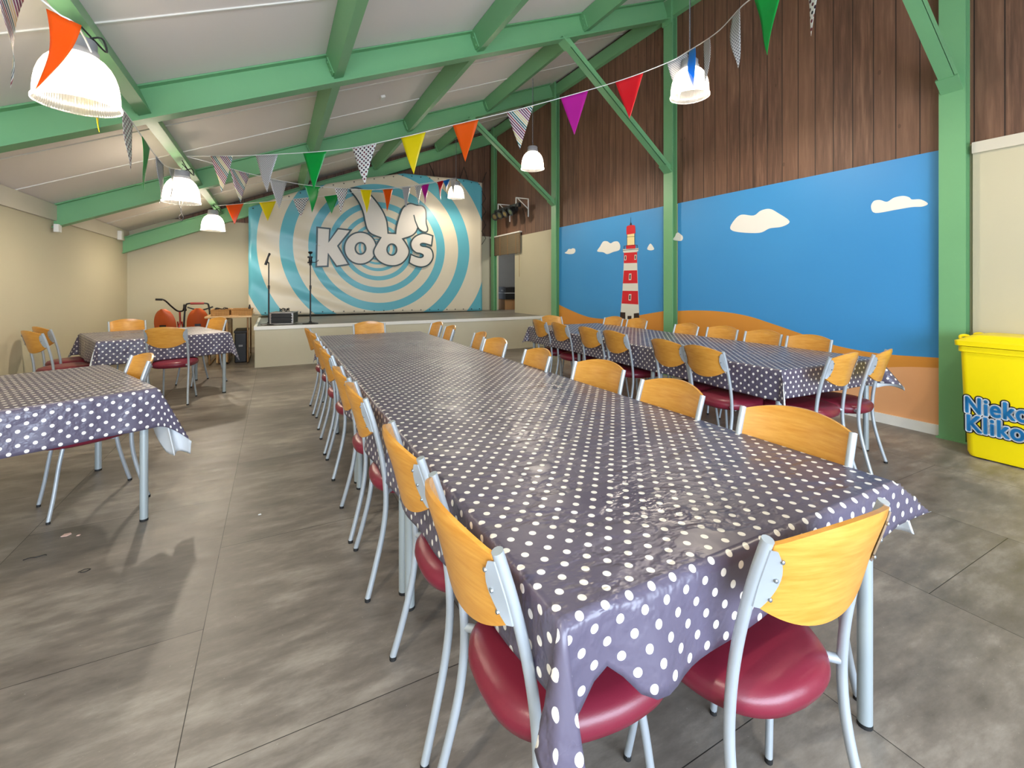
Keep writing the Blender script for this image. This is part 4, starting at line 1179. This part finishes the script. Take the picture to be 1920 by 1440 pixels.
b = onstage(530, 8.5); t = thing('rack_case', 'black metal-edged rack case with equipment on the stage edge', 'rack case', b, math.radians(-14))
W_, D_, Hc = .17, .26, .205
MB().box(-W_, W_, -.065, D_ + .07, .012, Hc).build('body', M['black'], t, bevel=.004)
mb = MB(); y0 = -.19
for x in (-W_, W_):
    mb.box(x - .011, x + .011, -.2 + .12, -.06, 0.012, Hc + .004)
for z in (.012, Hc - .008):
    mb.box(-W_ - .011, W_ + .011, -.2 + .12, -.06, z - .004, z + .014)
for x in (-W_, W_):
    for z in (.014, Hc):
        mb.box(x - .008, x + .008, -.06, D_ + .07, z - .006, z + .006)
mb.build('metal_edging', M['chrome'], t)
MB().box(-W_ + .02, W_ - .02, -.088, -.07, .06, .12).box(-W_ + .02, W_ - .02, -.088, -.07, .13, .18).box(-W_ + .02, W_ - .02, -.086, -.07, .03, .055).build('equipment_front', M['blacktex'], t)
mb = MB()
for s in (-1, 1):
    for z in (.05, .09, .14, .18): mb.box(s * .158 - .006, s * .158 + .006, -.09, -.078, z - .008, z + .008)
mb.build('rack_screw', M['chrome'], t)
mb = MB()
for x in (-.12, .12):
    for y in (0, .25): mb.lathe([(.016, 0), (.016, .012)], 10, (x, y, 0), close=True)
mb.build('rubber_foot', M['rubber'], t)
loop = [(.07 * math.cos(a) * (1 + .15 * math.sin(3 * a)), .05 * math.sin(a), .008 + .012 * (q % 5)) for q, a in enumerate([i * .5 for i in range(46)])]
cd = tag(MB().tube(catmull(loop, 2), .005, 6).build('coiled_cable', M['blacktex'], None, smooth=60), 'coil of black cable lying on the rack case', 'cable')
cd.location = b + Vector((.03, .1, Hc + .008))

# wooden folding tables stored beside the stage
FX0, FX1, FY0, FY1 = -1.0, -.34, 8.7, 9.9
t = thing('folding_table', 'pine-topped folding table standing beside the stage carrying wicker trays', 'table', ((FX0 + FX1) / 2, (FY0 + FY1) / 2, 0))
cx_, cy_ = t.location.x, t.location.y
MB().box(FX0 - cx_, FX1 - cx_, FY0 - cy_, FY1 - cy_, .775, .803).build('tabletop', M['tablewood'], t, bevel=.004)
for sx in (-1, 1):
    x = sx * .27
    y0, y1 = FY0 - cy_ + .08, FY1 - cy_ - .08
    MB().tube(catmull([(x, y0, .77), (x, y0, .4), (x, y0, .08), (x, y0 + .06, .016), (x, 0, .016), (x, y1 - .06, .016), (x, y1, .08), (x, y1, .4), (x, y1, .77)], 5), .014, 10).build('leg_frame', M['bronze'], t, smooth=50)
# folded spare tables leaning upright below it
for i in range(4):
    x = -.84 + i * .045
    q = thing('folded_table', ['folded wooden table standing upright under the pine table, outermost', 'folded wooden table standing upright under the pine table, second from outside',
                               'folded wooden table standing upright under the pine table, third from outside', 'folded wooden table standing upright under the pine table, innermost'][i], 'table', (x, 9.25, 0), 0, 'folded tables under the pine table')
    MB().box(-.011, .011, -.42, .42, .03, .74).build('tabletop', M['tablewood'], q, bevel=.003)
    MB().tube(catmull([(.018, -.4, .7), (.018, -.4, .3), (.018, -.4, .06), (.018, -.34, .012), (.018, 0, .012), (.018, .34, .012), (.018, .4, .06), (.018, .4, .7)], 5), .008, 8).build('leg_frame', M['bronze'], q, smooth=50)
q = thing('storage_crate', 'black storage crate under the pine table beside the stage', 'crate', (-.51, 9.2, 0))
MB().box(-.09, .09, -.3, .3, 0.0, .5).build('body', M['black'], q, bevel=.015)
MB().box(-.1, .1, -.31, .31, .5, .54).build('lid', M['blacktex'], q, bevel=.006)
MB().box(-.03, .03, -.306, -.3, .27, .3).build('label_plate', M['housing'], q)
def tray(x, y, w, d, h, lab):
    q = thing('wicker_tray', lab, 'basket', (x, y, .8035), 0, 'wicker trays on the pine table')
    mb = MB().box(-w, w, -d, d, 0, .01)
    mb.box(-w, w, -d, -d + .014, .01, h).box(-w, w, d - .014, d, .01, h).box(-w, -w + .014, -d + .014, d - .014, .01, h).box(w - .014, w, -d + .014, d - .014, .01, h)
    mb.build('woven_body', M['wicker'], q)
    MB().tube([(-w, -d, h), (w, -d, h), (w, d, h), (-w, d, h), (-w, -d, h)], .011, 8).build('rim', M['wicker'], q, smooth=60)
    return q
tray(-.80, 9.05, .13, .22, .095, 'wicker tray holding black cables on the pine table')
tray(-.49, 9.05, .15, .22, .095, 'wicker tray with a black bottle at its end on the pine table')
loop = [(.09 * math.cos(i * .6), .12 * math.sin(i * .6), .02 + .012 * (i % 8)) for i in range(40)]
o = tag(MB().tube(catmull(loop, 2), .008, 6).build('cable_bundle', M['blacktex'], None, smooth=60), 'bundle of black cables heaped in the wicker tray', 'cable'); o.location = (-.80, 9.05, .822)
o = tag(MB().lathe([(.018, 0), (.02, .01), (.02, .12), (.012, .14), (.012, .165)], 14, close=True).build('bottle', M['black'], None, smooth=50), 'small black bottle standing in the wicker tray by the stage', 'bottle'); o.location = (-.38, 8.93, .8145)
o = tag(MB().tube([(-.07, .02, .006), (.0, -.01, .006), (.09, .0, .006)], .006, 8).build('wooden_stick', M['tablewood'], None), 'short wooden stick lying on the pine table edge', 'stick'); o.location = (-.62, 8.77, .8035)

# orange tricycles
def tricycle(x, y, rz, label, handle):
    t = thing('tricycle', label, 'tricycle', (x, y, 0), rz, 'orange tricycles by the end wall')
    # bucket seat: back shell with slot, seat pan
    mb = MB(); nu, nv = 16, 14
    def sp(u, v, off):
        if v < .3:
            q = v / .3; return Vector((u * .17, .28 - q * .26 + off * .2, .47 - .03 * math.sin(q * PI) + .05 * u * u + off))
        q = (v - .3) / .7; hw = .17 * (1 if q < .35 else math.sqrt(max(0.02, 1 - ((q - .35) / .65) ** 2.0)) * .95 + .05)
        return Vector((u * hw, .02 - q * .09 + .05 * u * u + off, .47 + q * .43))
    for off in (0, -.012):
        for j in range(nv + 1):
            for i in range(nu + 1): mb.v.append(sp(-1 + 2 * i / nu, j / nv, off))
    n1 = (nu + 1) * (nv + 1)
    for j in range(nv):
        for i in range(nu):
            a = j * (nu + 1) + i; mb.f.append((a, a + 1, a + nu + 2, a + nu + 1)); mb.f.append((n1 + a, n1 + a + nu + 1, n1 + a + nu + 2, n1 + a + 1))
    mb.build('bucket_seat', M['orangeplastic'], t, smooth=60)
    MB().box(-.045, .045, -.055, -.035, .58, .62).build('seat_slot', M['black'], t)
    fr = MB().tube([(0, -.05, .42), (0, .1, .40), (0, .42, .44), (0, .52, .62)], .017, 10).tube([(0, -.05, .42), (0, -.18, .2)], .017, 10).tube([(-.18, -.18, .19), (.18, -.18, .19)], .014, 10)
    fr.build('frame', M['redframe'], t, smooth=50)
    for (wx, wy, r) in ((-.18, -.18, .16), (.18, -.18, .16), (0, .6, .19)):
        w = MB()
        w.tube([(wx, wy + r * math.cos(a), r + .022 + r * .0 + r * math.sin(a) - .0) for a in [2 * PI * i / 28 for i in range(29)]], .022, 10, caps=False)
        wh = w.build('wheel', M['rubber'], t, smooth=60)
        s = MB().tube([(wx - .03, wy, r + .022), (wx + .03, wy, r + .022)], .02, 10)
        for i in range(8):
            a = PI * i / 8; d = Vector((0, math.cos(a), math.sin(a))) * r
            s.tube([Vector((wx, wy, r + .022)) - d, Vector((wx, wy, r + .022)) + d], .003, 5)
        s.build('spokes', M['chrome'], wh)
    for s in (-1, 1):
        MB().tube([(s * .035, .5, .64), (s * .035, .6, .212)], .012, 8).build('fork', M['redframe'], t, smooth=50)
    if handle == 'bars':
        MB().tube([(0, .52, .60), (0, .5, .82)], .015, 10).build('stem', M['redframe'], t, smooth=50)
        MB().tube(catmull([(-.24, .2, 1.06), (-.13, .24, 1.05), (-.07, .36, .93), (-.03, .48, .84), (.05, .5, .84), (.11, .42, .93), (.14, .36, .95), (.22, .24, .86)], 5), .014, 10).build('handlebar', M['black'], t, smooth=50)
        for a, b2 in (((-.24, .2, 1.06), (-.15, .23, 1.055)), ((.15, .34, .94), (.22, .24, .86))):
            MB().tube([a, b2], .019, 10).build('grip', M['rubber'], t, smooth=50)
    else:
        MB().tube(catmull([(-.2, -.12, .4), (-.19, -.13, .7), (-.17, -.14, .93), (-.12, -.15, .99), (.12, -.15, .99), (.17, -.14, .93), (.19, -.13, .7), (.2, -.12, .4)], 5), .014, 10).build('push_handle', M['black'], t, smooth=50)
        MB().tube([(-.1, -.15, .99), (.1, -.15, .99)], .02, 10).build('grip', M['redframe'], t, smooth=50)
        MB().tube(catmull([(-.2, .5, .9), (0, .5, .84), (.2, .5, .9)], 5), .013, 8).tube([(0, .52, .6), (0, .5, .84)], .015, 10).build('handlebar', M['black'], t, smooth=50)
    return t
tricycle(-1.70, 9.75, -.3, 'orange-seated tricycle with wide black handlebars by the end wall', 'bars')
tricycle(-1.22, 9.8, .05, 'orange-seated tricycle with a black push hoop by the end wall', 'hoop')

# ================================================================== WALL ITEMS BY THE DOORWAY
t = thing('spotlight_bar', 'black bar of four spotlights on white brackets on the brown boards above the doorway', 'stage lights', (WX1, 9.45, 3.08))
MB().obox((-.3, 0, .04), (0, 1, 0), (1, 0, 0), (0, 0, 1), .62, .035, .045).build('bar', M['black'], t, bevel=.006)
for y in (-.5, .42):
    MB().box(-.34, -.0, y - .012, y + .012, .20, .22).box(-.02, -.0, y - .012, y + .012, -.2, .22).obox((-.16, y, .1), Vector((-.3, 0, .24)).normalized(), (0, 1, 0), Vector((.24, 0, .3)).normalized(), .19, .01, .008).box(-.34, -.32, y - .01, y + .01, .07, .22).build('bracket', M['white'], t)
for i, y in enumerate((.45, .16, -.13, -.42)):
    dirv = Vector((-.75, -.35 + .12 * i, -.45)).normalized(); p = Vector((-.34, y, -.06))
    body = MB().tube([p - dirv * .1, p - dirv * .04, p + dirv * .0, p + dirv * .11], [.045, .075, .088, .095], 18).build('spotlight', M['black'], t, smooth=45)
    MB().tube([p + dirv * .106, p + dirv * .112], .056, 18).build('lens', M['lens'], body, smooth=40)
    MB().box(-.35, -.29, y - .1, y - .09, -.08, .05).box(-.35, -.29, y + .09, y + .1, -.08, .05).build('yoke', M['black'], body)
MB().tube(catmull([(-.1, -.4, .0), (-.05, -.42, -.2), (-.02, -.36, -.36), (-.02, -.38, -.55)], 5), .006, 6).build('power_cord', M['blacktex'], t)

t = thing('roller_blind', 'rolled-down slatted bamboo blind above the stage doorway', 'blind', (WX1, 10.02, 2.06))
MB().box(-.07, -.002, -.76, .92, .50, .53).build('headrail', M['white'], t)
def blind_mat():
    m, nt, b = new_mat('bamboo_slats')
    sep = N(nt, 'ShaderNodeSeparateXYZ'); nt.links.new(coord(nt), sep.inputs[0])
    w = mth(nt, 'FRACT', mth(nt, 'MULTIPLY', sep.outputs[2], 42.0))
    nt.links.new(ramp(nt, w, [(0.0, rgb(66, 56, 42)), (.25, rgb(122, 106, 82)), (.8, rgb(130, 114, 88)), (1.0, rgb(74, 62, 46))]), b.inputs['Base Color'])
    b.inputs['Roughness'].default_value = .6
    bump(nt, b, w, .5, .006); return m
MB().box(-.055, -.03, -.75, .91, .02, .50).build('slats', blind_mat(), t)
mb = MB()
for y in (-.55, -.12, .3, .72): mb.box(-.06, -.026, y - .006, y + .006, .01, .50)
mb.build('ladder_tape', M['card'], t)
MB().tube([(-.06, -.72, .45), (-.055, -.725, .1), (-.05, -.72, -.55)], .005, 6).build('pull_cord', M['card'], t)

# store room contents
t = thing('flight_case', 'black equipment case in the dim store room doorway', 'case', (5.78, 11.25, SZ))
MB().box(-.3, .3, -.45, .45, .28, .62).build('body', M['black'], t, bevel=.01)
MB().box(-.305, .305, -.455, .455, .44, .46).build('metal_edging', M['housing'], t)
for y in (-.3, .3): MB().box(-.31, -.3, y - .06, y + .06, .50, .54).build('handle', M['housing'], t)
o = tag(MB().box(-.28, .28, -.42, .42, 0, .28).build('cardboard_box', M['card'], None, bevel=.004), 'brown cardboard box under the black case in the store room', 'box'); o.location = (5.78, 11.25, SZ)
t = thing('clothes_rail', 'tall dark rail stand in the store room behind the doorway', 'rail', (5.75, 11.95, SZ))
MB().tube([(0, -.1, 0), (0, -.1, 1.38)], .03, 10).build('upright', M['black'], t, smooth=50)
MB().tube([(0, -.1, 1.3), (0, .35, 1.3)], .012, 8).build('rail', M['black'], t)
MB().tube([(0, -.1, .7), (0, .35, .7)], .012, 8).build('rail', M['black'], t)
MB().tube([(0, .35, 0), (0, .35, 1.35)], .015, 8).build('upright', M['black'], t, smooth=50)
MB().box(-.2, .2, -.15, -.05, 0, .03).box(-.2, .2, .3, .4, 0, .03).build('base', M['black'], t)

# small boxes
def wallbox(p, s, label, name='junction_box'):
    o = tag(MB().box(-s[0], s[0], -s[1], s[1], -s[2], s[2]).build(name, M['white'], None, bevel=.004), label, 'box'); o.location = p; return o
p = on_x(107, 428, WX0 + .05); wallbox((WX0 + .055, p.y, p.z), (.025, .05, .05), 'small white wall box under the end of a rafter on the low wall')
p = on_x(242, 446, WX0 + .08); wallbox((WX0 + .06, 10.3, p.z + .0), (.03, .05, .08), 'small white wall box in the far corner below the eaves')
for (px, py), lb in (((717, 183), 'small white detector box on the ceiling between two purlins'),):
    best = None
    for q in range(400):
        d = 2 + q * .02; pt = Vector((0, 0, H)) + ray(px, py) * d
        if pt.z >= zc(pt.x) - .02: best = pt; break
    o = wallbox(best, (.03, .055, .018), lb, 'detector'); o.rotation_euler = (0, -ang, 0)

# ================================================================== YELLOW BIN
bx, by = 4.87, 1.19
t = thing('wheelie_bin', 'bright yellow wheeled bin lettered Nieko Kliko beside the green column', 'bin', (bx, by, 0))
def rrect(hx, hy, r, n=5):
    out = []
    for cx2, cy2, a0 in ((hx - r, hy - r, 0), (-hx + r, hy - r, 90), (-hx + r, -hy + r, 180), (hx - r, -hy + r, 270)):
        for i in range(n + 1):
            a = math.radians(a0 + 90 * i / n); out.append((cx2 + r * math.cos(a), cy2 + r * math.sin(a)))
    return out
mb = MB(); ringn = 24
lv = [(.17, .235, .05, .012), (.178, .245, .05, .04), (.181, .25, .05, .20), (.187, .256, .045, .22), (.202, .272, .04, .80), (.214, .284, .04, .805), (.214, .284, .04, .845)]
for hx, hy, r, z in lv:
    for x, y in rrect(hx, hy, r): mb.v.append(Vector((x, y, z)))
for k_ in range(len(lv) - 1):
    for j in range(ringn):
        a, b2 = k_ * ringn + j, k_ * ringn + (j + 1) % ringn; mb.f.append((a, b2, b2 + ringn, a + ringn))
mb.f.append(tuple(reversed(range(ringn)))); mb.f.append(tuple((len(lv) - 1) * ringn + j for j in range(ringn)))
mb.build('body', M['yellow'], t, smooth=40)
mb = MB(); lv = [(.228, .30, .04, .85), (.23, .302, .04, .886), (.212, .284, .05, .894), (.19, .22, .06, .93), (.16, .19, .06, .937)]
for hx, hy, r, z in lv:
    for x, y in rrect(hx, hy, r): mb.v.append(Vector((x, y, z)))
for k_ in range(len(lv) - 1):
    for j in range(ringn):
        a, b2 = k_ * ringn + j, k_ * ringn + (j + 1) % ringn; mb.f.append((a, b2, b2 + ringn, a + ringn))
mb.f.append(tuple(reversed(range(ringn)))); mb.f.append(tuple((len(lv) - 1) * ringn + j for j in range(ringn)))
ld_ = mb.build('lid', M['yellow'], t, smooth=40)
for x in (-.14, .14):
    MB().tube(catmull([(x, .21, .905), (x, .25, .922), (x, .28, .918), (x, .285, .905), (x, .275, .892)], 4), .011, 8).build('hinge_lug', M['yellow'], ld_, smooth=50)
MB().tube([(-.15, -.32, .87), (.15, -.32, .87)], .014, 10).tube([(-.15, -.29, .87), (-.15, -.32, .87)], .014, 8).tube([(.15, -.29, .87), (.15, -.32, .87)], .014, 8).build('handle', M['yellow'], ld_, smooth=50)
for x in (-.18, .18):
    MB().tube([(x * .8 - .015, .14, .072), (x * .8 + .015, .14, .072)], .07, 20).build('wheel', M['rubber'], t, smooth=40)
# lettering on the side facing the room, following the slight taper
TX = -.1962; tilt = math.atan(.015 / .58)
def text_meshes(txt, y0, y1, z0, z1):
    """chunky lettering: each layer is the same text thickened by a different amount"""
    cu = bpy.data.curves.new('t', 'FONT'); cu.body = txt; cu.size = 1; cu.space_character = 1.1
    tmp = bpy.data.objects.new('tmp', cu); C.objects.link(tmp); bpy.context.view_layer.update()
    me = bpy.data.meshes.new_from_object(tmp.evaluated_get(bpy.context.evaluated_depsgraph_get()))
    bpy.data.objects.remove(tmp); bpy.data.curves.remove(cu)
    vs_ = [v.co.copy() for v in me.vertices]; fs_ = [tuple(q.vertices) for q in me.polygons]; bpy.data.meshes.remove(me)
    a, b2 = min(v.x for v in vs_), max(v.x for v in vs_); c_, d_ = min(v.y for v in vs_), max(v.y for v in vs_)
    sx, sz = (y0 - y1) / (b2 - a), (z1 - z0) / (d_ - c_); res = []
    for off, mat, lay, nm in ((.004, M['stickblue'], 3, 'letters'), (.0130, M['stickwhite'], 2, 'letter_border'), (.021, M['stickblack'], 1, 'letter_outer_border')):  # black layer is the printed outer outline of the lettering
        mb = MB(); rings = [(0, 0)] + [(off * math.cos(PI * q / 8), off * math.sin(PI * q / 8)) for q in range(16)]
        for dy, dz in rings:
            pts = []
            for v in vs_:
                yy = y0 - (v.x - a) * sx + dy; zz = z0 + (v.y - c_) * sz + dz
                pts.append((TX - (zz - .5) * math.tan(tilt) - .0012 * lay, yy - by, zz))
            mb.add(pts, fs_)
        res.append(link(nm, mb.mesh(nm, mat, fix=False), t))
    tag(res[0], 'blue lettering reading %s' % txt)
text_meshes('Nieko', 1.425, 1.10, .342, .46)
text_meshes('Kliko', 1.418, 1.125, .203, .322)

# ================================================================== FLOOR LITTER
def litter(px, py, pts, label, cat, mat, r=None, name='paper_scrap'):
    p = on_z(px, py, 0)
    if r: o = MB().tube(catmull([Vector(q) for q in pts], 4), r, 6).build(name, mat, None, smooth=60)
    else: o = MB().prism([Vector((x, y, .0005)) for x, y in pts], (0, 0, .0025)).build(name, mat, None)
    o.location = (p.x, p.y, 0); tag(o, label, cat); return o
litter(125, 1003, [(-.02, -.012), (.005, -.018), (.02, -.002), (.012, .014), (-.012, .012)], 'pinkish paper scrap on the floor below the near turned table', 'scrap', M['paper'])
litter(147, 1004, [(-.007, -.004), (.006, -.006), (.008, .004), (-.004, .006)], 'tiny pale paper scrap beside the pinkish one on the floor', 'scrap', M['paper'])
litter(62, 1048, [(-.035, 0, .004), (-.015, .012, .003), (.01, .006, .003), (.035, .014, .003), (.045, .006, .003)], 'short bit of dark wire on the floor left of the paper scrap', 'wire', M['blacktex'], .002, 'wire_bit')
litter(157, 1072, [(-.02, 0, .003), (.0, .016, .003), (.022, .006, .003), (.005, -.01, .003), (-.012, -.004, .003)], 'curled bit of dark wire on the floor below the paper scrap', 'wire', M['blacktex'], .0015, 'wire_bit')
litter(487, 965, [(-.008, -.004), (.008, -.005), (.006, .006), (-.006, .005)], 'white paper crumb on the open floor of the aisle', 'scrap', M['clothback'])

# ================================================================== LIGHT AND CAMERA
wd = bpy.data.worlds.new('World'); scene.world = wd; wd.use_nodes = True
bg = wd.node_tree.nodes['Background']; bg.inputs[0].default_value = (.75, .86, 1.0, 1); bg.inputs[1].default_value = 0.8
al_ = bpy.data.lights.new('window_daylight', 'AREA'); al_.shape = 'RECTANGLE'; al_.size = 5.3; al_.size_y = 1.6; al_.energy = 480; al_.color = (.70, .82, 1.0)
ao = bpy.data.objects.new('window_daylight', al_); C.objects.link(ao); ao.location = (.5, WY0 - .25, 1.35); ao.rotation_euler = (math.radians(90), 0, 0)
sl = bpy.data.lights.new('store_light', 'POINT'); sl.energy = 30; sl.color = (1, .95, .88); sl.shadow_soft_size = .1
so_ = bpy.data.objects.new('store_light', sl); C.objects.link(so_); so_.location = (6.2, 10.0, 2.5)

cam = bpy.data.cameras.new('camera'); co_ = bpy.data.objects.new('camera', cam); C.objects.link(co_)
cam.sensor_width = 36; cam.lens = F / 1920 * 36; cam.shift_y = -(720 - HY) / 1920; cam.clip_start = .02
co_.location = (0, 0, H); co_.rotation_euler = (PI / 2, 0, -YAW)
scene.camera = co_
vs = scene.view_settings
scene.display_settings.display_device = 'sRGB'
vs.view_transform = 'Standard'; vs.look = 'None'; vs.gamma = 1; vs.use_curve_mapping = False; vs.exposure = 0.18
